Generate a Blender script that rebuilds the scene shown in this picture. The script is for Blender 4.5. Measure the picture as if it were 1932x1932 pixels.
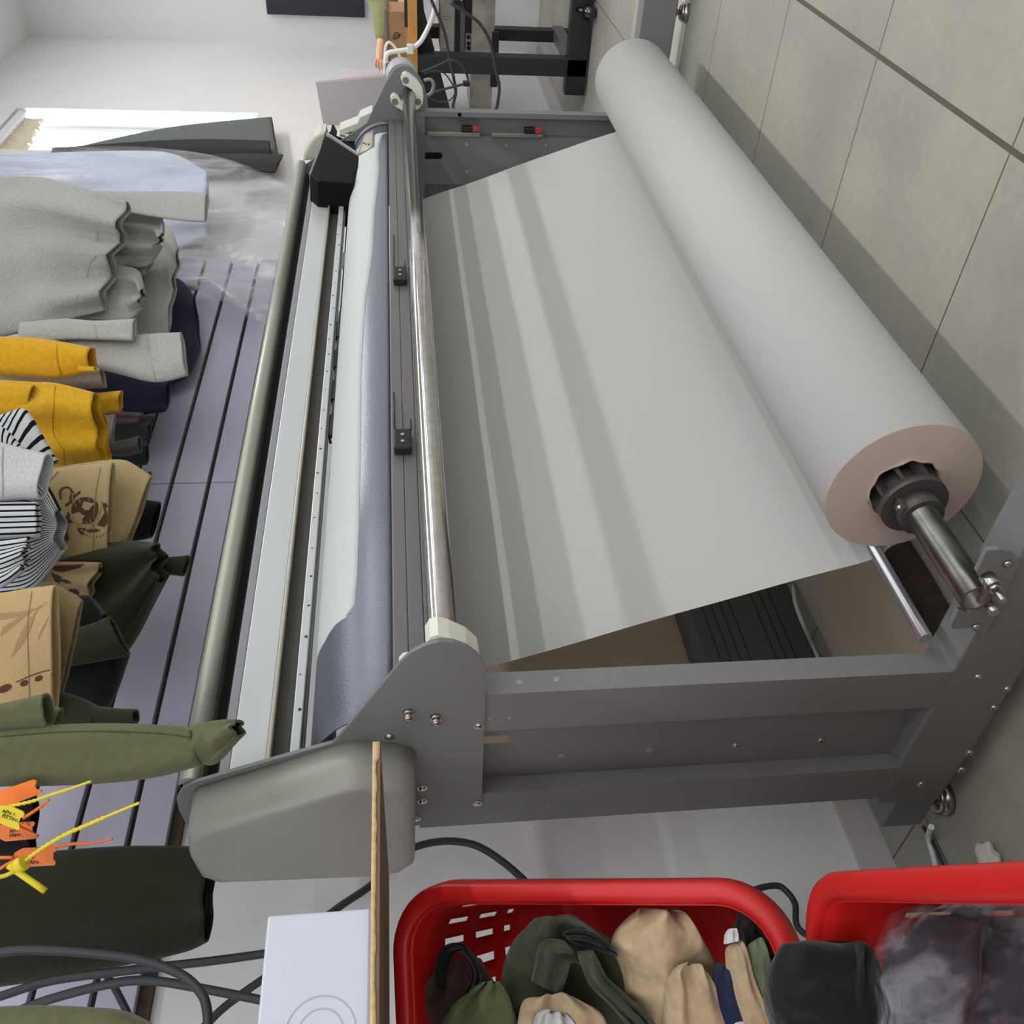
import bpy, bmesh, math, random
from mathutils import Vector, Matrix, noise
from mathutils.bvhtree import BVHTree
random.seed(7)
S = bpy.context.scene
for o in list(bpy.data.objects): bpy.data.objects.remove(o)
PI = math.pi
# ---------------------------------------------------------------- camera (phone held sideways, lens 1 m above the floor)
F = 1734.98
U = Vector((0.65776, -0.75284, -0.02517)); V_ = Vector((0, 0, -1)); W_ = Vector((0, 0, 0))
def _cam():
    yaw, pitch, roll = 0.852016, 0.1152348, -0.02630404
    c, s = math.cos, math.sin
    base = Matrix(((1, 0, 0), (0, 0, -1), (0, 1, 0)))
    ry = Matrix(((c(yaw), -s(yaw), 0), (s(yaw), c(yaw), 0), (0, 0, 1)))
    p = Matrix(((1, 0, 0), (0, c(pitch), -s(pitch)), (0, s(pitch), c(pitch))))
    q = Matrix(((c(roll), -s(roll), 0), (s(roll), c(roll), 0), (0, 0, 1)))
    return q @ p @ base @ ry
CM = _cam()
U, V_, W_ = CM[0].copy(), CM[1].copy(), CM[2].copy()
CP = Vector((0, 0, 1.0))
cd = bpy.data.cameras.new('camera'); cam = bpy.data.objects.new('camera', cd); S.collection.objects.link(cam)
cd.sensor_width = 36; cd.lens = 36 * F / 1932; cd.clip_start = 0.05
X_, Y_, Z_ = V_, U, -W_
cam.matrix_world = Matrix(((X_.x, Y_.x, Z_.x, CP.x), (X_.y, Y_.y, Z_.y, CP.y), (X_.z, Y_.z, Z_.z, CP.z), (0, 0, 0, 1)))
S.camera = cam
# ---------------------------------------------------------------- world, lights, exposure
w = bpy.data.worlds.new('daylight'); S.world = w; w.use_nodes = True
bg = w.node_tree.nodes['Background']; bg.inputs[0].default_value = (0.86, 0.93, 1, 1); bg.inputs[1].default_value = 24.0
def area(name, loc, sx, sy, power, col=(1, 1, 1), rot=(0, 0, 0)):
    l = bpy.data.lights.new(name, 'AREA'); l.shape = 'RECTANGLE'; l.size = sx; l.size_y = sy; l.energy = power; l.color = col
    o = bpy.data.objects.new(name, l); o.location = loc; o.rotation_euler = rot; S.collection.objects.link(o); return o
for nm, y, pn, pf, c in (('near', -0.10, 33, 56, (1.0, 0.995, 0.97)), ('middle', -2.40, 84, 22, (0.985, 0.99, 1.0)), ('front', -4.70, 90, 20, (0.985, 0.99, 1.0))):
    area('tube_row_' + nm, (0.1, y, 3.30), 6.6, 0.10, pn, c)
    area('tube_row_end_' + nm, (5.1, y, 3.30), 3.0, 0.10, pf, c)
area('left_fill', (-3.3, -1.4, 1.35), 2.4, 2.3, 54, (0.95, 0.99, 1.0), (0, -math.pi / 2, 0))  # fill lamp added at the left to brighten the near side faces, no doorway there
S.view_settings.view_transform = 'Standard'; S.view_settings.look = 'None'; S.view_settings.gamma = 1
S.view_settings.exposure = 0.0
S.cycles.use_denoising = True
S.cycles.max_bounces = 8; S.cycles.diffuse_bounces = 4; S.cycles.transparent_max_bounces = 12
# ---------------------------------------------------------------- pixel rays -> points at a given depth in the room
def ray(x, y): return U * ((966 - y) / F) + V_ * ((x - 966) / F) + W_
def at_x(x, y, X): r = ray(x, y); return CP + r * (X / r.x)
def at_y(x, y, Y): r = ray(x, y); return CP + r * (Y / r.y)
def at_z(x, y, Z=0.0): r = ray(x, y); return CP + r * ((Z - 1) / r.z)
def at_d(x, y, d): return CP + ray(x, y) * d
# ---------------------------------------------------------------- materials
def lin(c):
    c = c / 255.0
    return c / 12.92 if c <= 0.04045 else ((c + 0.055) / 1.055) ** 2.4
MATS = {}
def mat(name, rgb, rough=0.6, metal=0.0, noi=None, bump=None, spec=0.5, alpha=1.0, sheen=0.0):
    if name in MATS: return MATS[name]
    m = bpy.data.materials.new(name); m.use_nodes = True; nt = m.node_tree; b = nt.nodes['Principled BSDF']
    col = tuple(lin(c) for c in rgb) + (1,)
    b.inputs['Base Color'].default_value = col; b.inputs['Roughness'].default_value = rough; b.inputs['Metallic'].default_value = metal
    b.inputs['Specular IOR Level'].default_value = spec; b.inputs['Alpha'].default_value = alpha
    if sheen: b.inputs['Sheen Weight'].default_value = sheen
    tc = nt.nodes.new('ShaderNodeTexCoord')
    if noi:
        n = nt.nodes.new('ShaderNodeTexNoise'); n.inputs['Scale'].default_value = noi[0]; n.inputs['Detail'].default_value = 5
        nt.links.new(tc.outputs['Object'], n.inputs['Vector'])
        r = nt.nodes.new('ShaderNodeMapRange'); r.inputs[1].default_value = .3; r.inputs[2].default_value = .7
        r.inputs[3].default_value = 1 - noi[1]; r.inputs[4].default_value = 1 + noi[1]
        nt.links.new(n.outputs[0], r.inputs[0])
        mx = nt.nodes.new('ShaderNodeMix'); mx.data_type = 'RGBA'; mx.blend_type = 'MULTIPLY'; mx.inputs[0].default_value = 1
        mx.inputs[6].default_value = col; nt.links.new(r.outputs[0], mx.inputs[7]); nt.links.new(mx.outputs[2], b.inputs['Base Color'])
    if bump:
        n2 = nt.nodes.new('ShaderNodeTexNoise'); n2.inputs['Scale'].default_value = bump[0]; n2.inputs['Detail'].default_value = 3
        nt.links.new(tc.outputs['Object'], n2.inputs['Vector'])
        bp = nt.nodes.new('ShaderNodeBump'); bp.inputs['Strength'].default_value = bump[1]; bp.inputs['Distance'].default_value = bump[2] if len(bump) > 2 else .002
        nt.links.new(n2.outputs[0], bp.inputs['Height']); nt.links.new(bp.outputs[0], b.inputs['Normal'])
    MATS[name] = m
    return m
def math_node(nt, op, a, b_=None, c=None):
    n = nt.nodes.new('ShaderNodeMath'); n.operation = op
    for i, v in enumerate((a, b_, c)):
        if v is None: continue
        if isinstance(v, (int, float)): n.inputs[i].default_value = v
        else: nt.links.new(v, n.inputs[i])
    return n.outputs[0]
def cloth(name, rgb, noi=(90, .10), bump=(420, .35), rough=.95): return mat(name, rgb, rough, 0, noi, bump, .15, sheen=.15)
M_wall = mat('white_wall_paint', (225, 225, 227), .9, noi=(3, .015), spec=.2)
M_ceil = mat('ceiling_paint', (225, 226, 228), .9, spec=.2)
M_grey = mat('grey_powder_coat', (119, 120, 121), .5, .0, noi=(300, .05), bump=(700, .08), spec=.5)
M_steel = mat('polished_steel', (190, 188, 184), .16, 1.0, noi=(60, .12), bump=(30, .03))
M_galv = mat('galvanised_tube', (128, 130, 124), .30, 1.0, noi=(25, .25), bump=(60, .06))
M_alu = mat('brushed_aluminium', (205, 206, 208), .32, .9, noi=(40, .04))
M_bolt = mat('zinc_bolt', (190, 186, 180), .25, 1.0)
M_paper = mat('white_plotter_paper', (184, 183, 182), .75, noi=(2.5, .012), spec=.25)
M_sheet = mat('translucent_plotter_paper', (201, 200, 199), .75, noi=(2.5, .012), spec=.25)
def _translucent(m, fac):
    nt = m.node_tree; out = [n for n in nt.nodes if n.type == 'OUTPUT_MATERIAL'][0]; b = nt.nodes['Principled BSDF']
    t = nt.nodes.new('ShaderNodeBsdfTranslucent'); t.inputs[0].default_value = (.86, .82, .76, 1); x = nt.nodes.new('ShaderNodeMixShader'); x.inputs[0].default_value = fac
    nt.links.new(b.outputs[0], x.inputs[1]); nt.links.new(t.outputs[0], x.inputs[2]); nt.links.new(x.outputs[0], out.inputs[0])
_translucent(M_sheet, .22)
M_card = mat('white_card', (198, 204, 202), .6, spec=.3)
M_black = mat('black_plastic', (26, 26, 28), .45, noi=(200, .1))
M_dark = mat('black_recess', (9, 9, 11), .7)
M_nylon = mat('white_nylon', (222, 224, 212), .4)
M_cover = mat('grey_moulded_cover', (146, 145, 138), .38, noi=(400, .03), bump=(900, .1))
M_red = mat('red_plastic', (196, 26, 24), .42, noi=(8, .06), bump=(350, .05))
M_mdf = mat('raw_fibreboard', (136, 116, 90), .9, noi=(160, .12), bump=(300, .3))
M_tan_edge = mat('torn_edge_band', (205, 178, 132), .9, noi=(160, .14), bump=(200, .4))
M_blkcable = mat('black_cable_sheath', (48, 50, 54), .5)
M_whtcable = mat('white_cable_sheath', (226, 228, 224), .45)
# ---------------------------------------------------------------- mesh helpers
WL = {}
class MB:
    def __init__(s): s.bm = bmesh.new(); s.uv = None
    def face(s, pts): 
        return s.bm.faces.new([s.bm.verts.new(Vector(p)) for p in pts])
    def hexa(s, p):
        v = [s.bm.verts.new(Vector(q)) for q in p]
        for f in ((3, 2, 1, 0), (4, 5, 6, 7), (0, 1, 5, 4), (1, 2, 6, 5), (2, 3, 7, 6), (3, 0, 4, 7)): s.bm.faces.new([v[i] for i in f])
        return v
    def box(s, a, b, bev=0):
        x0, y0, z0 = (min(a[i], b[i]) for i in range(3)); x1, y1, z1 = (max(a[i], b[i]) for i in range(3))
        v = s.hexa([(x0, y0, z0), (x1, y0, z0), (x1, y1, z0), (x0, y1, z0), (x0, y0, z1), (x1, y0, z1), (x1, y1, z1), (x0, y1, z1)])
        if bev: s.bev(v, bev)
    def bev(s, v, w_, seg=2):
        es = set()
        for q in v: es.update(q.link_edges)
        bmesh.ops.bevel(s.bm, geom=list(es), offset=w_, segments=seg, affect='EDGES', profile=.5)
    def prism(s, pts, ext, holes=(), bev=0):
        ext = Vector(ext); t = bmesh.new(); es = []
        for loop in [pts] + list(holes):
            vs = [t.verts.new(Vector(p)) for p in loop]
            for i in range(len(vs)): es.append(t.edges.new((vs[i], vs[(i + 1) % len(vs)])))
        if holes:
            bmesh.ops.triangle_fill(t, use_beauty=True, use_dissolve=False, edges=es)
        else: t.faces.new(t.verts[:])
        r = bmesh.ops.extrude_face_region(t, geom=t.faces[:])
        for g in r['geom']:
            if isinstance(g, bmesh.types.BMVert): g.co += ext
        bmesh.ops.recalc_face_normals(t, faces=t.faces[:])
        if bev:
            cap = [e for e in t.edges if len(e.link_faces) == 2 and e.calc_face_angle(0) > .6 and abs((e.verts[0].co - e.verts[1].co).normalized().dot(ext.normalized())) < .5]
            bmesh.ops.bevel(t, geom=cap, offset=bev, segments=3, affect='EDGES', profile=.5)
        s.join(t)
    def join(s, t):
        me = bpy.data.meshes.new('t'); t.to_mesh(me); t.free(); s.bm.from_mesh(me); bpy.data.meshes.remove(me)
    def cyl(s, p, q, r, r2=None, seg=24, caps=True):
        p, q = Vector(p), Vector(q); r2 = r if r2 is None else r2
        ax = (q - p).normalized(); a = ax.orthogonal().normalized(); b = ax.cross(a)
        A = [s.bm.verts.new(p + (a * math.cos(2 * PI * i / seg) + b * math.sin(2 * PI * i / seg)) * r) for i in range(seg)]
        B = [s.bm.verts.new(q + (a * math.cos(2 * PI * i / seg) + b * math.sin(2 * PI * i / seg)) * r2) for i in range(seg)]
        for i in range(seg):
            f = s.bm.faces.new((A[i], A[(i + 1) % seg], B[(i + 1) % seg], B[i])); f.smooth = True
        if caps: s.bm.faces.new(A[::-1]); s.bm.faces.new(B)
    def pipe(s, p, q, ro, ri, seg=48):
        p, q = Vector(p), Vector(q); ax = (q - p).normalized(); a = ax.orthogonal().normalized(); b = ax.cross(a)
        rings = []
        for (c, r) in ((p, ro), (q, ro), (q, ri), (p, ri)):
            rings.append([s.bm.verts.new(c + (a * math.cos(2 * PI * i / seg) + b * math.sin(2 * PI * i / seg)) * r) for i in range(seg)])
        for k in range(4):
            A, B = rings[k], rings[(k + 1) % 4]
            for i in range(seg):
                f = s.bm.faces.new((A[i], A[(i + 1) % seg], B[(i + 1) % seg], B[i])); f.smooth = k in (0, 2)
    def dome(s, c, n, r, h):
        c, n = Vector(c), Vector(n).normalized(); a = n.orthogonal().normalized(); b = n.cross(a); seg = 12; prev = None
        for k in range(4):
            t = k / 4 * PI / 2; ring = [s.bm.verts.new(c + n * h * math.sin(t) + (a * math.cos(2 * PI * i / seg) + b * math.sin(2 * PI * i / seg)) * r * math.cos(t)) for i in range(seg)]
            if prev:
                for i in range(seg): s.bm.faces.new((prev[i], prev[(i + 1) % seg], ring[(i + 1) % seg], ring[i])).smooth = True
            else: s.bm.faces.new(ring[::-1])
            prev = ring
        top = s.bm.verts.new(c + n * h)
        for i in range(seg): s.bm.faces.new((prev[i], prev[(i + 1) % seg], top)).smooth = True
    def ball(s, c, r, sc=(1, 1, 1)):
        g = bmesh.ops.create_icosphere(s.bm, subdivisions=3, radius=r)
        for v in g['verts']: v.co = Vector((v.co.x * sc[0], v.co.y * sc[1], v.co.z * sc[2])) + Vector(c)
        for v in g['verts']:
            for f in v.link_faces: f.smooth = True
    def tube(s, pts, r, seg=10, sub=6):
        P = spline([Vector(p) for p in pts], sub) if sub > 1 else [Vector(p) for p in pts]
        prev = None; n = None
        for i, p in enumerate(P):
            t = (P[min(i + 1, len(P) - 1)] - P[max(i - 1, 0)]).normalized()
            n = t.orthogonal().normalized() if n is None else (n - t * n.dot(t)).normalized()
            b = t.cross(n); rr = r(i / (len(P) - 1)) if callable(r) else r
            ring = [s.bm.verts.new(p + (n * math.cos(2 * PI * k / seg) + b * math.sin(2 * PI * k / seg)) * rr) for k in range(seg)]
            if prev:
                for k in range(seg): s.bm.faces.new((prev[k], prev[(k + 1) % seg], ring[(k + 1) % seg], ring[k])).smooth = True
            else: s.bm.faces.new(ring[::-1])
            prev = ring
        s.bm.faces.new(prev)
    def grid(s, rows, close=False, smooth=True):
        vs = [[s.bm.verts.new(Vector(p)) for p in r] for r in rows]
        for i in range(len(vs) - 1):
            n = len(vs[i])
            for j in range(n if close else n - 1):
                f = s.bm.faces.new((vs[i][j], vs[i][(j + 1) % n], vs[i + 1][(j + 1) % n], vs[i + 1][j])); f.smooth = smooth
        return vs
def spline(P, sub):
    out = []
    for i in range(len(P) - 1):
        p0, p1, p2, p3 = P[max(i - 1, 0)], P[i], P[i + 1], P[min(i + 2, len(P) - 1)]
        for k in range(sub):
            t = k / sub
            out.append(0.5 * ((2 * p1) + (p2 - p0) * t + (2 * p0 - 5 * p1 + 4 * p2 - p3) * t * t + (3 * p1 - p0 - 3 * p2 + p3) * t ** 3))
    out.append(P[-1]); return out
def obj(name, mb, m, parent=None, solid=0, off=0, subsurf=0):
    bm = mb.bm if isinstance(mb, MB) else mb
    if not solid: bmesh.ops.recalc_face_normals(bm, faces=bm.faces[:])
    me = bpy.data.meshes.new(name); bm.to_mesh(me); bm.free()
    co = [v.co for v in me.vertices]
    lo = Vector([min(c[i] for c in co) for i in range(3)]); hi = Vector([max(c[i] for c in co) for i in range(3)])
    c = (lo + hi) / 2; c.z = lo.z
    me.transform(Matrix.Translation(-c))
    o = bpy.data.objects.new(name, me); S.collection.objects.link(o); o.location = c; WL[o.name] = c
    if m: me.materials.append(m)
    if parent: o.parent = parent; o.matrix_parent_inverse = Matrix.Translation(-WL[parent.name])
    if solid:
        md = o.modifiers.new('thickness', 'SOLIDIFY'); md.thickness = solid; md.offset = off
    if subsurf:
        md = o.modifiers.new('smooth', 'SUBSURF'); md.levels = md.render_levels = subsurf
    return o
def tag(o, label, cat, group=None):
    o['label'] = label; o['category'] = cat
    if group: o['group'] = group
    return o
def thing(name, label, cat, loc, group=None):
    o = bpy.data.objects.new(name, None); S.collection.objects.link(o); o.location = loc; o.empty_display_size = .05; WL[o.name] = Vector(loc)
    return tag(o, label, cat, group)
def struct(name, mb, m, **k):
    o = obj(name, mb, m, **k); o['kind'] = 'structure'; return o
def box(name, a, b, m, parent=None, bev=0):
    q = MB(); q.box(a, b, bev); return obj(name, q, m, parent)
def cyl(name, p, q_, r, m, parent=None, seg=32, r2=None):
    q = MB(); q.cyl(p, q_, r, r2, seg); return obj(name, q, m, parent)
def tube(name, pts, r, m, parent=None, sub=6, seg=10):
    q = MB(); q.tube(pts, r, seg, sub); return obj(name, q, m, parent)
# ================================================================ SETTING
def floor_material():
    m = bpy.data.materials.new('grey_floor_tiles'); m.use_nodes = True; nt = m.node_tree; b = nt.nodes['Principled BSDF']
    g = nt.nodes.new('ShaderNodeNewGeometry'); sp = nt.nodes.new('ShaderNodeSeparateXYZ'); nt.links.new(g.outputs['Position'], sp.inputs[0])
    def line(sock, off, pitch, half):
        a = math_node(nt, 'SUBTRACT', sock, off); a = math_node(nt, 'DIVIDE', a, pitch); r = math_node(nt, 'ROUND', a)
        d = math_node(nt, 'ABSOLUTE', math_node(nt, 'SUBTRACT', a, r)); d = math_node(nt, 'MULTIPLY', d, pitch)
        return math_node(nt, 'LESS_THAN', d, half), r
    lx, ix = line(sp.outputs[0], 1.973, .5437, .0019); ly, iy = line(sp.outputs[1], .492, .5505, .0019)
    lw = math_node(nt, 'LESS_THAN', math_node(nt, 'ABSOLUTE', math_node(nt, 'SUBTRACT', sp.outputs[1], .492)), .0055)
    gr = math_node(nt, 'MAXIMUM', math_node(nt, 'MAXIMUM', lx, ly), lw)
    n = nt.nodes.new('ShaderNodeTexNoise'); n.inputs['Scale'].default_value = 2.2; n.inputs['Detail'].default_value = 8; nt.links.new(g.outputs['Position'], n.inputs['Vector'])
    n2 = nt.nodes.new('ShaderNodeTexNoise'); n2.inputs['Scale'].default_value = 40; n2.inputs['Detail'].default_value = 4; nt.links.new(g.outputs['Position'], n2.inputs['Vector'])
    cr = nt.nodes.new('ShaderNodeValToRGB'); e = cr.color_ramp.elements
    e[0].position = .3; e[0].color = (lin(146), lin(145), lin(138), 1); e[1].position = .7; e[1].color = (lin(172), lin(170), lin(156), 1)
    nt.links.new(n.outputs[0], cr.inputs[0])
    r2 = nt.nodes.new('ShaderNodeMapRange'); r2.inputs[1].default_value = .3; r2.inputs[2].default_value = .7; r2.inputs[3].default_value = .95; r2.inputs[4].default_value = 1.05; nt.links.new(n2.outputs[0], r2.inputs[0])
    mu = nt.nodes.new('ShaderNodeMix'); mu.data_type = 'RGBA'; mu.blend_type = 'MULTIPLY'; mu.inputs[0].default_value = 1; nt.links.new(cr.outputs[0], mu.inputs[6]); nt.links.new(r2.outputs[0], mu.inputs[7])
    mx = nt.nodes.new('ShaderNodeMix'); mx.data_type = 'RGBA'; nt.links.new(gr, mx.inputs[0]); nt.links.new(mu.outputs[2], mx.inputs[6]); mx.inputs[7].default_value = (lin(88), lin(84), lin(72), 1)
    nt.links.new(mx.outputs[2], b.inputs['Base Color']); b.inputs['Roughness'].default_value = .48; b.inputs['Specular IOR Level'].default_value = .35
    bp = nt.nodes.new('ShaderNodeBump'); bp.inputs['Strength'].default_value = .5; bp.inputs['Distance'].default_value = .002; bp.invert = True
    nt.links.new(gr, bp.inputs['Height']); nt.links.new(bp.outputs[0], b.inputs['Normal'])
    return m
YW, XR, ZC, XL, YF = 1.785, 6.95, 3.38, -3.4, -6.2
q = MB(); q.box((XL, YF, -.1), (XR, YW, 0)); struct('floor', q, floor_material())
q = MB(); q.box((XL, YF, ZC), (XR, YW + .2, ZC + .1)); struct('ceiling', q, M_ceil)
wx0, wx1, wz0, wz1 = 4.90, 5.53, 1.772, 3.07
q = MB()
q.prism([(XL, YW, 0), (XR, YW, 0), (XR, YW, ZC), (XL, YW, ZC)], (0, .2, 0), holes=[[(wx0, YW, wz0), (wx1, YW, wz0), (wx1, YW, wz1), (wx0, YW, wz1)]])
struct('wall_back', q, M_wall)
q = MB(); q.box((XR, YF, 0), (XR + .15, YW + .2, ZC)); struct('wall_right', q, M_wall)
q = MB(); q.box((XL - .15, YF, 0), (XL, YW + .2, ZC)); struct('wall_left', q, M_wall)
q = MB(); q.box((XL, YF - .15, 0), (XR, YF, ZC)); struct('wall_front', q, M_wall)
q = MB()
M_frame = mat('white_window_frame', (215, 218, 226), .4)
fy0, fy1 = YW + .10, YW + .15
for (a, b) in (((wx0, fy0, wz0), (wx0 + .05, fy1, wz1)), ((wx1 - .06, fy0, wz0), (wx1, fy1, wz1)), ((wx0, fy0, wz0), (wx1, fy1, wz0 + .05)), ((wx0, fy0, wz1 - .05), (wx1, fy1, wz1)), ((5.20, fy0, wz0), (5.23, fy1, wz1))): q.box(a, b)
win = struct('window_1', q, M_frame)
M_glass = mat('window_glass', (240, 248, 255), .05, alpha=.12)
box('pane', (wx0 + .05, fy0 + .02, wz0 + .05), (wx1 - .06, fy0 + .026, wz1 - .05), M_glass, win)
bl = thing('roller_blind', 'cream pleated window blind gathered at the top of the window', 'blind', (5.2, YW + .04, 2.9))
q = MB(); q.box((wx0 + .01, YW + .01, 3.01), (wx1 - .005, YW + .07, 3.065), .01); obj('head_rail', q, mat('blind_rail', (225, 222, 226), .5), bl)
rows = []
for i in range(40):
    x = wx0 + .03 + (wx1 - .10 - wx0) * i / 39
    zb = 2.93 - .10 * (wx1 - x) + .012 * math.sin(i * 1.3)
    rows.append([(x, YW + .04 + .012 * math.sin(i * 2.1), 3.01), (x, YW + .045 + .012 * math.sin(i * 2.1 + .4), (3.01 + zb) / 2), (x, YW + .04 + .012 * math.sin(i * 2.1), zb)])
q = MB(); q.grid(rows); obj('blind_fabric', q, mat('cream_blind_fabric', (226, 216, 188), .9, noi=(40, .1)), bl, solid=.004)
M_marble = mat('white_threshold_stone', (206, 206, 198), .35, noi=(6, .04))
q = MB(); q.box((3.40, -3, 0), (3.95, YW, .006)); struct('trim_1', q, M_marble)
q = MB(); q.box((3.95, -3, 0), (4.16, YW, .004)); struct('trim_2', q, mat('beige_threshold_strip', (176, 172, 156), .4))
q = MB(); q.box((XL, YW - .012, 0), (XR, YW, .075)); struct('baseboard_back', q, mat('white_skirting', (196, 194, 194), .5))
# slatwall: two panels, each with brown backing and grooved lavender-white boards
M_slat = mat('lavender_laminate', (186, 183, 204), .38, noi=(4, .02), spec=.4)
M_slatback = mat('brown_groove_board', (66, 50, 40), .8, noi=(60, .25), bump=(80, .4))
def slatwall(x0, x1, label, ztop=3.05):
    t = thing('slatwall_panel', label, 'wall panel', ((x0 + x1) / 2, 1.77, 1.475), 'slatwall panels')
    box('backing_board', (x0, 1.768, 1.474), (x1, YW - .001, ztop), M_slatback, t)
    q = MB(); z = 1.497
    first = True
    while z < ztop:
        top = 1.5645 if first else z + .0935
        if top > ztop: break
        q.box((x0 + .001, 1.75, z), (x1 - .001, 1.768, top), .0012); z = top + .0125; first = False
    obj('slat', q, M_slat, t); return t
slatwall(2.168, 3.62, 'far slatwall panel behind the grey and yellow sweatshirts, right of the vertical seam')
slatwall(-1.2, 2.166, 'near slatwall panel behind the olive garments, left of the vertical seam')
# ================================================================ PLOTTER
XA, XB = .83, 3.44
pl = thing('garment_plotter', 'large grey garment pattern plotter on a steel stand with paper feeding down its front', 'plotter', (2.1, 1.2, 0))
XP0, XP1 = .826, .832
def yz(px, X=.826): return [at_x(a, b, X) for a, b in px]
plate_px = [(917, 1265), (914, 1370), (909, 1500), (906, 1525), (895, 1542), (870, 1552), (783, 1558), (358, 1568), (337, 1527), (333, 1508), (344, 1488), (370, 1476), (500, 1438), (628, 1402), (637, 1394), (754, 1252), (775, 1232), (800, 1219), (828, 1211), (855, 1212), (880, 1220), (900, 1235), (912, 1251)]
YZ = [(p.y, p.z) for p in yz(plate_px)]
q = MB(); q.prism([(XP0, y, z) for y, z in YZ], (.006, 0, 0)); plate_near = obj('side_plate', q, M_grey, pl)
nose = [(at_x(a, b, 3.41).y, at_x(a, b, 3.41).z) for a, b in ((808, 205), (806, 185), (800, 160), (790, 142), (776, 128), (762, 124), (748, 128), (738, 140), (726, 160), (692, 232))]
FZ = nose + [(1.30, 1.364), (1.335, 1.36), (1.40, 1.34), (1.43, 1.0), (1.43, .895), (nose[0][0] + .002, .895)]
q = MB(); q.prism([(XB - .032, y, z) for y, z in FZ], (.006, 0, 0)); plate_far = obj('side_plate', q, M_grey, pl)
_a, _b = at_x(905, 1398, .86), at_x(977, 1396, .86)
SLOT = ((_a.y + _b.y) / 2, _b.z + .0125, _a.z, .0125)
def leg(X0, s):
    # folded channel: two posts joined by a recessed web, s=+1 near leg, -1 far leg
    lab = 'leg'
    q = MB(); t = .004; z0, z1 = .1662, .99
    P = lambda x: X0 + s * x
    def fold(pts): q.prism([(P(a), b, z0) for a, b in pts], (0, 0, z1 - z0))
    fold([(0, 1.078), (.040, 1.078), (.040, 1.095), (.036, 1.095), (.036, 1.082), (.004, 1.082), (.004, 1.163), (.0295, 1.163), (.0295, 1.167), (0, 1.167)])
    fp = obj('front_post', q, M_grey, pl)
    q = MB(); fold([(0, 1.338), (.0295, 1.338), (.0295, 1.342), (.004, 1.342), (.004, 1.428), (.06, 1.428), (.06, 1.432), (0, 1.432)])
    rp = obj('rear_post', q, M_grey, pl)
    q = MB(); x = P(.030)
    hole = []
    yc, za, zb, r = SLOT
    for i in range(9): a = PI * i / 8; hole.append((x, yc + r * math.cos(a), zb + r * math.sin(a)))
    for i in range(9): a = PI + PI * i / 8; hole.append((x, yc + r * math.cos(a), za + r * math.sin(a)))
    q.prism([(x, 1.164, z0), (x, 1.341, z0), (x, 1.341, z1), (x, 1.164, z1)], (s * .004, 0, 0), holes=[hole])
    obj('web_panel', q, M_grey, pl)
    q = MB(); q.box((P(.0), .42, .046), (P(.072), 1.452, .166), .004); bb = obj('base_beam', q, M_grey, pl)
    q = MB(); q.box((P(.004), 1.45, .046), (P(.068), 1.545, .126), .003); obj('rear_foot_block', q, M_grey, pl)
    for y in (1.50, .735 if s < 0 else .50):
        q = MB(); xx = P(.03); q.cyl((xx, y, 0), (xx, y, .018), .034, .030); q.cyl((xx, y, .018), (xx, y, .024), .030, .022); q.cyl((xx, y, .02), (xx, y, .05), .009, seg=12); q.cyl((xx, y, .036), (xx, y, .046), .016, seg=6)
        obj('levelling_foot', q, M_bolt, pl)
    return fp, rp, bb
near = leg(XA, 1); far = leg(XB, -1)
box('slot_shade_plate', (XB - .006, 1.17, .55), (XB - .002, 1.335, .985), M_black, pl)  # black plate added to stand in for the dark gap behind the slot
def bolts(px, X, parent, r=.006, h=.004, n=(-1, 0, 0), acorn=False):
    for a, b in px:
        c = at_x(a, b, X); q = MB()
        if acorn: q.cyl(c, c + Vector(n) * .006, .0085, seg=6); q.cyl(c + Vector(n) * .006, c + Vector(n) * .012, .0065, seg=12); q.dome(c + Vector(n) * .012, n, .0065, .004)
        else: q.cyl(c, c + Vector(n) * .001, r * 1.2, seg=16); q.dome(c, n, r, h)
        obj('acorn_nut' if acorn else 'bolt', q, M_bolt, parent)
bolts([(770, 1343), (822, 1352)], .826, plate_near, acorn=True)
bolts([(735, 1390), (903, 1370), (901, 1516), (797, 1487), (797, 1512), (785, 1545)], .826, plate_near, .0065)
bolts([(1388, 1406), (1548, 1397)], .860, near[0], .006)
bolts([(1845, 1277), (1900, 1300), (1875, 1335), (1829, 1420), (1814, 1452), (1738, 1479)], .83, near[2], .007, .005)
M_hole = mat('bare_hole_metal', (150, 148, 146), .5)
for c, n, r in [(at_x(a, b, .860), (-.001, 0, 0), .006) for a, b in ((1060, 1425), (1224, 1415))] + [(at_x(a, b, .83), (-.0008, 0, 0), .003) for a, b in ((925, 1356), (960, 1354), (1033, 1521))] + [(at_y(a, b, 1.078), (0, -.0008, 0), .005) for a, b in ((980, 1287), (1050, 1282))]:
    cyl('screw_hole', c, c + Vector(n), r, M_hole, near[0], 12)
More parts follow.
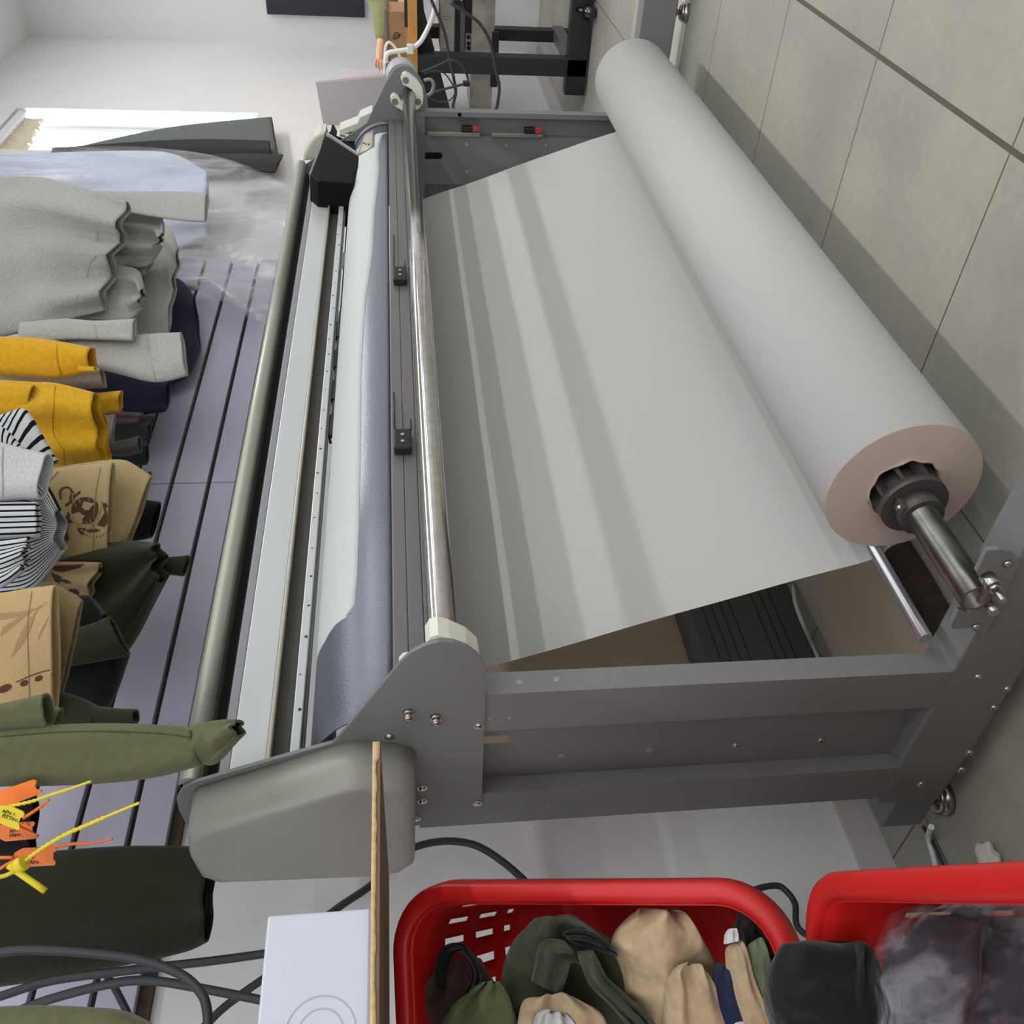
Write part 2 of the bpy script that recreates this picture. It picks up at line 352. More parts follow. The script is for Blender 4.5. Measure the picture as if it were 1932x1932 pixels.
# roller rod across the front and its bearing saddles
RY, RZ = 1.02, .952
cyl('front_roller', (.85, RY, RZ), (3.41, RY, RZ), .0222, M_steel, pl, 48)
def saddle(X, ext):
    k = 9.66
    zz = [(650, 1330), (680, 1250), (740, 1225), (820, 1265), (950, 1370), (1040, 1500), (1065, 1650), (1050, 1780), (990, 1870), (900, 1925), (780, 1930), (690, 1920), (560, 1850), (480, 1780), (460, 1680), (490, 1632), (545, 1622), (610, 1660), (660, 1740), (760, 1780), (860, 1760), (920, 1690), (900, 1600), (850, 1530), (770, 1480), (690, 1440)]
    P = [at_x(690 + a / k, b / k, 3.405) for a, b in zz]
    c = at_x(690 + 790 / k, 1640 / k, 3.405)
    q = MB(); q.prism([(X, RY + (p.y - c.y), RZ + (p.z - c.z)) for p in P], (ext, 0, 0), bev=.002)
    o = obj('bearing_saddle', q, M_nylon, pl)
    for a, b in ((740, 1360), (545, 1750), (965, 1750)):
        p = at_x(690 + a / k, b / k, 3.405); y, z = RY + p.y - c.y, RZ + p.z - c.z; xx = X if ext > 0 else X + ext
        if X > 2:
            q = MB(); q.cyl((xx, y, z), (xx - .002, y, z), .011, seg=18); obj('saddle_bolt', q, mat('olive_bolt_recess', (120, 118, 96), .5), o)
    return o
saddle(.834, .034); saddle(3.408, -.03)
q = MB(); q.cyl((3.45, .99, .968), (3.53, .99, .974), .055); obj('drive_motor_cap', q, mat('light_grey_cap', (176, 178, 184), .4), pl)
# grooved guide panel
q = MB()
for a, b in ((.9365, .9545), (.956, .9745), (.976, 1.0), (1.0015, 1.0235)): q.box((.835, 1.108, a), (3.40, 1.122, b), .0008)
q.box((.835, 1.112, .9365), (3.40, 1.122, 1.0235))
obj('grooved_guide_panel', q, mat('grey_guide_extrusion', (124, 122, 124), .45, .5), pl)
for px in (((742, 514), (768, 538), (743, 447), (764, 500)), ((743, 822), (777, 857), (743, 745), (775, 802))):
    a, b, c, d = [at_y(p[0], p[1], 1.106) for p in px]
    q = MB(); q.box((min(a.x, b.x), 1.088, min(a.z, b.z)), (max(a.x, b.x), 1.108, max(a.z, b.z)), .003)
    cl = obj('guide_clip', q, M_black, pl)
    q = MB(); q.tube([(c.x, 1.10, c.z), (a.x, 1.095, a.z - .002)], .0018, 8, 1); q.tube([(d.x, 1.092, d.z), (a.x, 1.092, d.z)], .0018, 8, 1); obj('wire_arm', q, M_black, cl)
    for f in (.35, .7): cyl('clip_screw', (a.x + (b.x - a.x) * f, 1.088, (a.z + b.z) / 2), (a.x + (b.x - a.x) * f, 1.086, (a.z + b.z) / 2), .004, M_bolt, cl, 12)
# curved platen sheet
EC, EA, EB = (1.262, 1.028), .142, .128
def ell(th, o=0): return (EC[0] - (EA + o) * math.cos(th), EC[1] + (EB + o) * math.sin(th))
def on_platen(x, y):
    r = ray(x, y); A = EA + .0035; B = EB + .0035
    oy, oz = -EC[0], 1 - EC[1]
    a = (r.y / A) ** 2 + (r.z / B) ** 2; b = 2 * (oy * r.y / A ** 2 + oz * r.z / B ** 2); c_ = (oy / A) ** 2 + (oz / B) ** 2 - 1
    t = (-b - math.sqrt(max(0, b * b - 4 * a * c_))) / (2 * a); p = CP + r * t
    return p.x, math.atan2((p.z - EC[1]) / B, (EC[0] - p.y) / A)
M_blue = mat('blue_grey_hammered_sheet', (122, 126, 138), .34, .55, noi=(200, .05), bump=(240, .35, .0015))
rows = []
for X in (.836, 1.4, 2.0, 2.6, 3.2, 3.37):
    rows.append([(X,) + ell(-.02 + 2.25 * i / 30) for i in range(31)])
q = MB(); q.grid(rows); obj('platen_sheet', q, M_blue, pl, solid=.003, off=-1)
q = MB(); P = [(3.37,) + ell(-.02 + 2.25 * i / 24, .006) for i in range(25)]
q.grid([P, [(3.40, p[1], p[2]) for p in P]]); obj('platen_end_rib', q, M_grey, pl, solid=.004)
# beam: stacked extrusions along the back of the head
def rail(name, y0, z0, y1, z1, m, x0=.834, x1=3.39, bev=.002): return box(name, (x0, y0, z0), (x1, y1, z1), m, pl, bev)
M_silver = mat('silver_rail', (198, 201, 203), .4, .35, noi=(3, .02))
rail('silver_beam_face', 1.252, 1.2265, 1.33, 1.2805, M_silver)
rail('beam_grey_lip', 1.254, 1.2808, 1.30, 1.2965, mat('grey_lip', (140, 140, 146), .5, .3))
rail('beam_recess', 1.305, 1.2815, 1.34, 1.345, M_dark, bev=0)
rail('cable_channel', 1.28, 1.297, 1.305, 1.305, mat('dark_blue_channel', (22, 24, 32), .5))
q = MB(); q.cyl((.834, 1.268, 1.341), (3.385, 1.268, 1.341), .0165, seg=28); q.box((.834, 1.268, 1.324), (3.385, 1.31, 1.356)); obj('aluminium_top_rail', q, mat('satin_green_grey_rail', (168, 170, 158), .38, .5), pl)
rail('beige_rail_lip', 1.244, 1.219, 1.26, 1.2255, mat('beige_rail', (176, 172, 160), .4, .5))
rail('rail_groove', 1.272, 1.189, 1.30, 1.222, mat('dark_groove', (74, 71, 66), .6))
rail('lower_rail', 1.244, 1.1745, 1.275, 1.190, M_silver)
for i in range(30):
    X = .95 + i * .078 + random.uniform(-.01, .01); z = 1.182 + random.uniform(-.003, .003)
    cyl('rail_mark', (X, 1.2445, z), (X, 1.2435, z), random.choice((.0016, .0024, .003)), mat('black_ink_mark', (40, 42, 44), .7), pl, 8)
rail('rail_underside_strip', 1.258, 1.170, 1.272, 1.1745, mat('grey_strip', (128, 126, 126), .5))
# print carriage with four rollers and the tray behind the gap
cr = MB(); cr.box((1.56, 1.275, 1.147), (2.25, 1.30, 1.163), .003)
for i in range(4): cr.box((1.72 + i * .145, 1.255, 1.150), (1.80 + i * .145, 1.285, 1.170), .003)
cr.box((1.55, 1.262, 1.143), (1.69, 1.285, 1.162), .003); car = obj('print_carriage', cr, M_black, pl)
for i in range(4):
    q = MB(); q.cyl((1.805 + i * .145, 1.266, 1.158), (1.86 + i * .145, 1.266, 1.158), .010, seg=16); obj('ink_roller', q, mat('purple_grey_roller', (84, 76, 96), .5), car)
cyl('carriage_screw', (1.70, 1.262, 1.155), (1.70, 1.256, 1.155), .008, M_bolt, car, 16)
rail('cable_tray', 1.29, 1.125, 1.35, 1.168, M_dark, 2.30, 3.37)
box('tray_bracket', (2.60, 1.275, 1.135), (2.69, 1.29, 1.170), M_silver, pl, .002)
# black carriage house at the far end
fr = [at_y(a, b, 1.165) for a, b in ((614, 254), (687, 301), (672, 322), (665, 346), (600, 341), (585, 328))]
q = MB(); q.prism(fr, (0, .15, .012), bev=.006)
M_house = mat('black_moulded_house', (14, 14, 16), .65, spec=.12)
ch = obj('carriage_house', q, M_house, pl)
def slab(px, Y, th, m, name, par, bev=.001):
    q = MB(); q.prism([at_y(a, b, Y) for a, b in px], (0, th, 0), bev=bev); return obj(name, q, m, par)
slab(((615, 251.5), (618, 249.5), (688, 296), (686, 299.5)), 1.166, .02, mat('grey_trim', (150, 148, 150), .4), 'house_edge_trim', ch, 0)
slab(((583, 327), (612, 256), (607, 272), (594, 333)), 1.168, .10, mat('grey_side_face', (128, 128, 128), .4), 'house_side_face', ch, 0)
slab(((619, 252), (624, 246), (626, 236), (630, 235), (636, 247), (660, 250), (668, 254), (672, 262), (686, 266), (690, 275), (686, 290)), 1.19, .06, M_house, 'cartridge_block', ch)
slab(((613.5, 253), (617, 239), (620, 252)), 1.175, .02, mat('teal_plastic', (20, 92, 96), .5), 'teal_clip', ch, 0)
lb = slab(((637, 246), (640, 244), (656, 248), (660, 253), (657, 263), (652, 262), (635, 255)), 1.183, .003, mat('white_label', (226, 226, 226), .6), 'barcode_label', ch, .0008)
for i in range(7): slab(((641 + i * 1.7, 252.5 + i * .45), (641.9 + i * 1.7 + .3 * (i % 2), 252.8 + i * .45), (641.6 + i * 1.7 + .3 * (i % 2), 257 + i * .45), (640.7 + i * 1.7, 256.7 + i * .45)), 1.1815, .001, M_dark, 'barcode_bar', lb, 0)
slab(((657, 246), (659, 243), (672, 250), (672, 256)), 1.185, .015, mat('grey_trim', (150, 148, 150), .4), 'grey_latch', ch, 0)
rows = []
for a in range(6):
    rr_ = []
    for b in range(8):
        u, v = a / 5, b / 7; px = (1 - u) * ((1 - v) * 706 + v * 706) + u * ((1 - v) * 690 + v * 674); py = (1 - u) * ((1 - v) * 249 + v * 277) + u * ((1 - v) * 254 + v * 296)
        X, th = on_platen(px, py); rr_.append((X,) + ell(th, .006))
    rows.append(rr_)
q = MB(); q.grid(rows)
sb = obj('service_plate', q, mat('beige_metal_plate', (164, 158, 148), .45, .4), pl, solid=.003)
q = MB()
for px in ((688, 272), (692, 274), (697, 275)): X, th = on_platen(*px); p = ell(th, .0085); q.ball((X, p[0], p[1]), .0028); obj('plate_hole', q, M_dark, sb); q = MB()
q = MB(); q.prism([at_x(a, b, 3.46) for a, b in ((614, 249), (604, 250), (592, 258), (583, 270), (573, 290), (571, 305), (620, 300))], (.10, 0, 0), bev=.012); obj('far_end_cover', q, mat('cream_cover', (200, 200, 184), .4), pl)
cbx = [at_x(a, b, 3.46) for a, b in ((702, 211), (679, 221), (674, 232), (640, 245), (640, 255), (700, 240))]
q = MB(); q.prism(cbx, (.08, 0, 0), bev=.003); obj('control_box', q, mat('cream_control_box', (206, 208, 196), .4), pl)
# moulded cover on the outside of the near plate
s8 = 3.057
def z8(a, b): return (300 + a / s8, 1300 + b / s8)
base = [at_x(*z8(a, b), .826) for a, b in ((195, 620), (205, 580), (230, 560), (1090, 300), (1130, 293), (1200, 292), (1380, 310), (1465, 340), (1480, 370))]
base = [(p.y, p.z) for p in base] + [(1.40, .998), (1.425, 1.02), (1.43, 1.07), (1.415, 1.315), (1.395, 1.335), (1.33, 1.342)]
cy = sum(p[0] for p in base) / len(base); cz = sum(p[1] for p in base) / len(base)
rows = []
for X, k in ((.826, 1), (.78, .995), (.757, .985), (.748, .965), (.744, .93), (.7435, .85), (.7435, .3)):
    rows.append([(X, cy + (y - cy) * k, cz + (z - cz) * (k if k > .9 else k)) for y, z in base])
q = MB(); vs = q.grid(rows, close=True); q.bm.faces.new(vs[-1]); q.bm.faces.new(vs[0][::-1])
obj('near_end_cover', q, M_cover, pl)
# spindle bracket with two roller pins on the near base beam
k4 = 3.863
zz = [(1590, 1310), (1680, 1298), (1760, 1312), (1820, 1375), (1828, 1415), (1600, 1900), (1575, 1935), (1530, 1915), (1480, 1870), (1345, 1885), (1330, 1855), (1385, 1740), (1450, 1760), (1520, 1720), (1565, 1640), (1560, 1540), (1515, 1465)]
P = [at_x(1450 + a / k4, 700 + b / k4, .822) for a, b in zz]
q = MB(); q.prism([(p.x, p.y, p.z) for p in P], (.008, 0, 0), bev=.0012); br = obj('spindle_bracket', q, M_grey, pl)
for a, b in ((1740, 1405), (1510, 1865)):
    c = at_x(1450 + a / k4, 700 + b / k4, .821); q = MB(); q.dome(c, (-1, 0, 0), .007, .005); obj('bolt', q, M_bolt, br)
c = at_x(1450 + 1590 / k4, 700 + 1500 / k4, .822)
q = MB(); q.cyl(c, c + Vector((-.02, 0, 0)), .011, seg=20); q.cyl(c + Vector((-.02, 0, 0)), c + Vector((-.026, 0, 0)), .009, seg=6); q.cyl(c + Vector((-.026, 0, 0)), c + Vector((-.046, 0, 0)), .0048, seg=12); obj('roller_pin', q, M_bolt, br)
c = at_x(1450 + 1600 / k4, 700 + 1690 / k4, .822); q = MB(); q.cyl(c, c + Vector((-.02, 0, 0)), .007, seg=16); obj('roller_pin', q, M_bolt, br)
# tension rod low at the front and cross members
cyl('tension_rod', (.868, 1.042, .206), (3.40, 1.042, .206), .0105, mat('satin_aluminium_rod', (206, 210, 218), .28, .9), pl, 32)
# far leg fittings: two aluminium strips with black and red connectors
for a, b, c, d in ((806, 246, 905, 256), (927, 249, 1023, 258)):
    p0, p1 = at_x(a, b, 3.40), at_x(c, d, 3.40)
    q = MB(); q.box((3.385, p0.y, p1.z), (3.408, p1.y, p0.z), .002); st = obj('sensor_strip', q, mat('grooved_aluminium', (148, 148, 140), .45, .6), pl)
    p2, p3 = at_x(c - 34, b - 9, 3.39), at_x(c - 14, b + 1, 3.39)
    q = MB(); q.box((3.375, min(p2.y, p3.y), p3.z), (3.40, max(p2.y, p3.y), p2.z), .002); obj('black_connector', q, M_black, st)
    p2, p3 = at_x(c - 14, b - 9, 3.39), at_x(c - 2, b + 1, 3.39)
    q = MB(); q.box((3.375, min(p2.y, p3.y), p3.z), (3.40, max(p2.y, p3.y), p2.z), .002); rc = obj('red_connector', q, mat('red_connector', (170, 60, 56), .5), st)
q = MB()
for a, b in ((867, 216), (880, 272), (955, 274), (880, 323), (953, 322), (1030, 274)): p = at_x(a, b, 3.404); q.cyl(p, p + Vector((-.004, 0, 0)), .007, seg=12)
obj('leg_screw', q, mat('grey_screw', (176, 176, 176), .4, .6), far[0])
# ================================================================ PAPER ROLL ON ITS SPINDLE
AY, AZ, RR, X0, X1 = .90, .207, .126, 1.06, 3.215
def ring_mat():
    m = bpy.data.materials.new('roll_end_layers'); m.use_nodes = True; nt = m.node_tree; b = nt.nodes['Principled BSDF']
    g = nt.nodes.new('ShaderNodeNewGeometry'); sp = nt.nodes.new('ShaderNodeSeparateXYZ'); nt.links.new(g.outputs['Position'], sp.inputs[0])
    dy = math_node(nt, 'SUBTRACT', sp.outputs[1], AY); dz = math_node(nt, 'SUBTRACT', sp.outputs[2], AZ)
    r = math_node(nt, 'SQRT', math_node(nt, 'ADD', math_node(nt, 'MULTIPLY', dy, dy), math_node(nt, 'MULTIPLY', dz, dz)))
    n = nt.nodes.new('ShaderNodeTexNoise'); n.noise_dimensions = '1D'; n.inputs['Scale'].default_value = 900; nt.links.new(r, n.inputs['W'])
    cr = nt.nodes.new('ShaderNodeValToRGB'); e = cr.color_ramp.elements; e[0].position = .3; e[0].color = (lin(188), lin(166), lin(156), 1); e[1].position = .7; e[1].color = (lin(214), lin(196), lin(184), 1)
    nt.links.new(n.outputs[0], cr.inputs[0]); nt.links.new(cr.outputs[0], b.inputs['Base Color']); b.inputs['Roughness'].default_value = .9; return m
roll = thing('paper_roll', 'thick roll of white paper near the floor, its sheet drawn up into the plotter', 'paper roll', (2.1, AY, AZ - RR))
q = MB(); q.pipe((X0 + .0015, AY, AZ), (X1, AY, AZ), RR, .058, 96); obj('rolled_paper', q, M_paper, roll)
q = MB(); q.pipe((X0, AY, AZ), (X0 + .002, AY, AZ), RR - .0005, .058, 96); obj('roll_end', q, ring_mat(), roll)
q = MB(); rows = []
for i in range(61):
    a = 2 * PI * i / 60; r = .058 + .005 * noise.noise(Vector((math.cos(a) * 3, math.sin(a) * 3, 1)))
    rows.append([(X0 - .003 + .004 * noise.noise(Vector((a * 2, 2, 0))), AY + r * math.cos(a), AZ + r * math.sin(a)), (X0 + .03, AY + .058 * math.cos(a), AZ + .058 * math.sin(a))])
q.grid(rows); obj('torn_core', q, mat('torn_cardboard_core', (188, 168, 158), .9, noi=(60, .15)), roll, solid=.003)
# the sheet: from behind the guide, down to the tension rod, under it and back to the roll
prof = [(1.345, .985), (1.33, .93), (1.303, .868), (1.25, .720), (1.20, .592), (1.15, .458), (1.10, .325), (1.070, .235), (1.058, .206), (1.048, .192), (1.032, .186), (1.010, .166), (.985, .132), (.960, .102), (.935, .0855), (.905, .0812)]
pp = spline([Vector((0, y, z)) for y, z in prof], 5)
rows = []
for i in range(81):
    X = X0 + .002 + (X1 - X0 - .004) * i / 80
    rows.append([(X, p.y + .0022 * noise.noise(Vector((X * 2.2, p.z * 3, 0))) * min(1, max(0, (p.z - .25) * 4)), p.z) for p in pp])
q = MB(); q.grid(rows); obj('unrolled_sheet', q, M_sheet, roll)
sp_ = thing('roll_spindle', 'worn steel tube with a dark flanged hub carrying the paper roll', 'spindle', (1.0, AY, AZ))
q = MB(); q.pipe((.818, AY, AZ), (3.42, AY, AZ), .0235, .0205, 48); obj('spindle_tube', q, M_galv, sp_)
M_iron = mat('cast_grey_hub', (86, 82, 82), .5, .4, noi=(80, .08), bump=(200, .15))
q = MB(); q.pipe((1.018, AY, AZ), (1.032, AY, AZ), .053, .024, 48); q.pipe((.990, AY, AZ), (1.020, AY, AZ), .034, .024, 40); q.pipe((1.030, AY, AZ), (1.085, AY, AZ), .034, .024, 40)
fl = obj('hub_flange', q, M_iron, sp_)
q = MB()
for i in range(8):
    a = 2 * PI * i / 8 + .2; d = Vector((0, math.cos(a), math.sin(a))); n = Vector((0, -math.sin(a), math.cos(a))) * .003; c = Vector((0, AY, AZ))
    p = [c + d * .030, c + d * .052]
    q.hexa([p[0] - n + Vector((1.03, 0, 0)), p[1] - n + Vector((1.03, 0, 0)), p[1] + n + Vector((1.03, 0, 0)), p[0] + n + Vector((1.03, 0, 0)), p[0] - n + Vector((1.09, 0, 0)), p[1] - n + Vector((1.09, 0, 0)), p[1] + n + Vector((1.09, 0, 0)), p[0] + n + Vector((1.09, 0, 0))])
obj('hub_rib', q, M_iron, fl)
d = Vector((0, -.3, .95)).normalized(); c = Vector((1.004, AY, AZ)) + d * .034
q = MB(); q.box(c - Vector((.012, .010, .004)), c + Vector((.012, .010, .006)), .002); obj('set_screw_boss', q, M_iron, fl)
q = MB(); q.dome(c + d * .006 + Vector((-.002, 0, 0)), d, .0055, .004); obj('set_screw', q, M_bolt, fl)
# strip of card lying on the platen
edge = [(735, 250), (722, 254), (716, 272), (715, 290), (716, 320), (712, 360), (707, 400), (704, 470), (697, 520), (690, 565), (686, 620), (682, 690), (681, 780), (679, 900), (677, 1000), (674, 1080), (669, 1140), (666, 1157), (650, 1165), (632, 1180), (620, 1196), (612, 1212)]
rows = []
for x, y in edge:
    X, th = on_platen(x, y); rows.append((X, th))
rows.sort()
mesh_rows = []
for X, th in rows: mesh_rows.append([(X,) + ell(th + (1.95 - th) * j / 14, .0032) for j in range(15)])
q = MB(); q.grid(mesh_rows); tag(obj('card_strip', q, M_card, None, solid=.0012), 'long white card strip with a wavy edge lying on the blue grey platen', 'card')
# ================================================================ FLOOR THINGS
gb = thing('ribbed_grey_box', 'dark grey ribbed plastic box standing against the wall under the plotter', 'box', (1.55, 1.74, 0))
M_gbox = mat('dark_grey_plastic', (92, 92, 92), .4)
q = MB(); q.prism([(1.22, 1.762, .0), (1.22, 1.70, .0), (1.22, 1.70, .285), (1.22, 1.715, .305), (1.22, 1.762, .305)], (.68, 0, 0), bev=.006); obj('box_body', q, M_gbox, gb)
q = MB()
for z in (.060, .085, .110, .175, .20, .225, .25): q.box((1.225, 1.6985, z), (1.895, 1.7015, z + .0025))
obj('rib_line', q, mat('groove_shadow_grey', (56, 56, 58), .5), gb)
tag(tube('white_flex', [at_y(1497, 1105, 1.66), at_y(1500, 1135, 1.62), at_y(1512, 1170, 1.58), at_z(1532, 1215, .01), at_z(1545, 1245, .01), at_z(1560, 1290, .01)], .005, M_whtcable), 'white flex hanging beside the ribbed grey box under the plotter', 'cable')
P = []
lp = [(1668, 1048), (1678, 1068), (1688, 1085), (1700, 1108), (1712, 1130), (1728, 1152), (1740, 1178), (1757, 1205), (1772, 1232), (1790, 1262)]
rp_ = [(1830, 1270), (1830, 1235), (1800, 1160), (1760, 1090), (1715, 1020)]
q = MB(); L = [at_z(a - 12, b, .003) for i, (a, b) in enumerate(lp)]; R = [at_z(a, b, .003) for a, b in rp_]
q.prism(L + R, (0, 0, .010)); tag(obj('roll_shadow_strip', q, mat('painted_shadow_brown', (62, 48, 38), .95, noi=(60, .35), bump=(80, .6))), 'dark brown strip standing in for the shadow on the floor below the tension rod', 'painted shadow')  # dark strip added on the floor in place of the shade under the roll
lp2 = spline([Vector((a, b, 0)) for a, b in lp], 5)
L = [at_z(p.x + 4 * noise.noise(Vector((p.y * .25, 0, 0))) + 2 * noise.noise(Vector((p.y * .9, 3, 0))), p.y, .018) for p in lp2]
q = MB(); q.prism(L + [Vector((.92, L[-1].y, .018)), Vector((.92, 1.60, .018)), Vector((2.4, 1.66, .018)), Vector((2.4, 1.33, .018))], (0, 0, -.004))
tag(obj('floor_sheet', q, mat('beige_floor_sheet', (182, 172, 154), .7, noi=(5, .05))), 'beige sheet with a torn brown edge lying on the floor under the plotter', 'sheet')
q = MB(); q.tube([p + Vector((0, 0, -.002)) for p in L], lambda u: .004 + .002 * math.sin(u * 70), 6, 1); tag(obj('torn_edge_fibre', q, mat('rusty_brown_fibre', (96, 62, 36), .95, noi=(200, .4))), 'ragged rust brown fibre strip along the torn edge of the floor sheet', 'strip')
q = MB(); q.box((1.16, 1.765, .0), (2.45, 1.772, .98)); tag(obj('cardboard_sheet', q, mat('brown_board_sheet', (182, 166, 146), .85, noi=(8, .04))), 'large brown board leaning on the wall behind the plotter paper', 'board')
q = MB(); c = at_z(1866, 1615, .02); q.ball(c, .022, (1, .8, .8))
for v in q.bm.verts: v.co += (v.co - c) * .7 * noise.noise(v.co * 60)
tag(obj('crumpled_paper', q, mat('crumpled_tissue', (206, 202, 190), .8)), 'small crumpled white paper on the floor behind the plotter foot', 'litter')
tag(tube('grey_white_cord', [at_z(1757, 1560, .05), at_z(1752, 1580, .012), at_z(1760, 1610, .006), at_z(1766, 1640, .006), at_z(1770, 1690, .006)], .0055, M_whtcable), 'pale cord on the floor by the plotter levelling foot', 'cable')
tag(tube('thin_black_cord', [at_z(1742, 1560, .006), at_z(1765, 1600, .006), at_z(1782, 1640, .006), at_z(1800, 1690, .006)], .0035, M_blkcable), 'thin black cord on the floor beside the pale cord', 'cable')
# ================================================================ GARMENTS (flattened cloth tubes with open hems)
def depth_for(px, Y): 
    x = sum(p[0] for p in px) / len(px); y = sum(p[1] for p in px) / len(px); return (at_y(x, y, Y) - CP).dot(W_)
GEO = {}
def cloth_rows(top, bot, d, th, folds, amp, seed, n=28, m=44, close_end=False, d2=None):
    T = spline([Vector((a, b, 0)) for a, b in top], 10); B = spline([Vector((a, b, 0)) for a, b in bot], 10)
    def samp(L, t): f = t * (len(L) - 1); i = min(int(f), len(L) - 2); return L[i].lerp(L[i + 1], f - i)
    rows = []
    for i in range(n):
        t = i / (n - 1); a, b = samp(T, t), samp(B, t); dd = d if (d2 is None or isinstance(d, tuple)) else d + (d2 - d) * t
        A, C = (at_y(a.x, a.y, dd[0]), at_y(b.x, b.y, dd[1])) if isinstance(dd, tuple) else (at_d(a.x, a.y, dd), at_d(b.x, b.y, dd)); mid = (A + C) / 2; h = (C - A) / 2; nrm = mid - CP; nrm.z = 0; nrm.normalize()
        row = []
        for j in range(m):
            an = 2 * PI * j / m; ca, sa = math.cos(an), math.sin(an)
            cx = math.copysign(abs(ca) ** .75, ca); sy = math.copysign(abs(sa) ** .8, sa)
            k = th * (1 if not close_end else max(.12, math.sqrt(max(0, 1 - t ** 6))))
            f = amp * (math.sin(folds * cx * PI * .5 + seed + 1.3 * t) + .6 * math.sin(folds * 1.7 * cx + seed * 2.1 - 2 * t)) + amp * 1.2 * noise.noise(Vector((cx * 2 + seed, t * 3, seed)))
            row.append(mid + h * cx + nrm * (k * sy + f * (.35 + .65 * t) * (1 - abs(cx) ** 4)))
        rows.append(row)
    return rows
def drape(name, top, bot, Y, m, parent=None, th=.02, folds=3, amp=.008, seed=None, solid=.004, close_end=False, Yend=None, n=28):
    seed = random.uniform(0, 10) if seed is None else seed
    px = top + bot; d = Y if isinstance(Y, tuple) else depth_for(px, Y); d2 = None if Yend is None else depth_for([top[-1], bot[-1]], Yend)
    if d2 is not None: d = depth_for([top[0], bot[0]], Y)
    rows = cloth_rows(top, bot, d, th, folds, amp, seed, n, close_end=close_end, d2=d2)
    q = MB(); vs = q.grid(rows, close=True)
    if close_end: q.bm.faces.new(vs[-1])
    uvl = q.bm.loops.layers.uv.new('UVMap'); idx = {}
    for i, r in enumerate(vs):
        for j, v in enumerate(r): idx[v] = (i, j)
    M_ = len(vs[0])
    for f in q.bm.faces:
        js = [idx[l.vert][1] for l in f.loops]
        for l in f.loops:
            i, j = idx[l.vert]
            jj = j + (M_ if (max(js) - min(js) > M_ / 2 and j < M_ / 2) else 0)
            a = 2 * PI * jj / M_
            l[uvl].uv = (i / (len(vs) - 1), 0.5 - .5 * math.copysign(abs(math.cos(a)) ** .75, math.cos(a)))
    tris = BVHTree.FromBMesh(q.bm)
    o = obj(name, q, m, parent, solid=solid, off=0); GEO[o.name] = tris
    return o
def band(name, top, bot, Y, m, parent, **k): return drape(name, top, bot, Y, m, parent, n=10, **k)
def garment(name, label, cat, px, Y, group): 
    p = at_d(px[0], px[1], depth_for([px], Y)); return thing(name, label, cat, p, group)
def decal(name, polys, bvhs, m, parent, lift=.0025, thick=.0005):
    q = MB()
    for P in polys:
        t = bmesh.new(); vs = [t.verts.new((a, b, 0)) for a, b in P]
        es = [t.edges.new((vs[i], vs[(i + 1) % len(vs)])) for i in range(len(vs))]
        bmesh.ops.triangle_fill(t, use_beauty=True, use_dissolve=False, edges=es)
        lg = [e for e in t.edges if e.calc_length() > 8]
        if lg: bmesh.ops.subdivide_edges(t, edges=lg, cuts=2, use_grid_fill=True)
        bmesh.ops.triangulate(t, faces=t.faces[:])
        for v in t.verts:
            r = ray(v.co.x, v.co.y).normalized(); best = None
            for bv in bvhs:
                h = bv.ray_cast(CP, r)
                if h[0] is not None and (best is None or h[3] < best): best = h[3]
            if best is None: best = decal.last
            decal.last = best
            v.co = CP + r * (best - lift)
        q.join(t)
    if not q.bm.verts: return None
    return obj(name, q, m, parent, solid=thick, off=0)
decal.last = 2.0
def oval(cx, cy, rx, ry, rot=0, n=20): return [(cx + rx * math.cos(2 * PI * i / n) * math.cos(rot) - ry * math.sin(2 * PI * i / n) * math.sin(rot), cy + rx * math.cos(2 * PI * i / n) * math.sin(rot) + ry * math.sin(2 * PI * i / n) * math.cos(rot)) for i in range(n)]
def strip(pts, w_):
    P = [Vector((a, b, 0)) for a, b in pts]; L, R = [], []
    for i, p in enumerate(P):
        t = (P[min(i + 1, len(P) - 1)] - P[max(i - 1, 0)]).normalized(); n = Vector((-t.y, t.x, 0)) * w_ / 2
        L.append((p.x + n.x, p.y + n.y)); R.append((p.x - n.x, p.y - n.y))
    return L + R[::-1]
C_grey = cloth('heather_grey_fleece', (164, 165, 163), (220, .16)); C_grey2 = cloth('warm_heather_grey_fleece', (172, 172, 168), (220, .16))
C_yel = cloth('mustard_yellow_fleece', (214, 164, 38)); C_navy = cloth('navy_fleece', (38, 40, 66)); C_taupe = cloth('taupe_fleece', (150, 140, 132))
C_tan = cloth('tan_twill', (178, 158, 116), (200, .05)); C_tan2 = cloth('sand_twill', (190, 162, 118), (200, .05)); C_brown = cloth('brown_print_ink', (92, 62, 52), (100, .05)); C_faint = cloth('faded_print_ink', (166, 136, 100), (100, .05))
C_cream = cloth('cream_twill', (206, 198, 164)); C_olive = cloth('olive_fleece', (98, 100, 70)); C_dolive = cloth('dark_olive_fleece', (54, 55, 40)); C_black = cloth('black_fleece', (24, 24, 26)); C_lgrey = cloth('light_grey_terry', (200, 198, 202), (200, .12))
C_dark = cloth('charcoal_knit', (86, 86, 86)); C_green = cloth('dark_green_knit', (46, 60, 56)); C_pink = cloth('dusty_pink_knit', (120, 104, 108))
C_seam = cloth('stitched_seam_grey', (160, 161, 160)); C_ochre = cloth('stitched_seam_ochre', (176, 128, 22)); C_khaki = cloth('stitched_seam_khaki', (132, 116, 84)); C_dseam = cloth('stitched_seam_olive', (66, 68, 46))
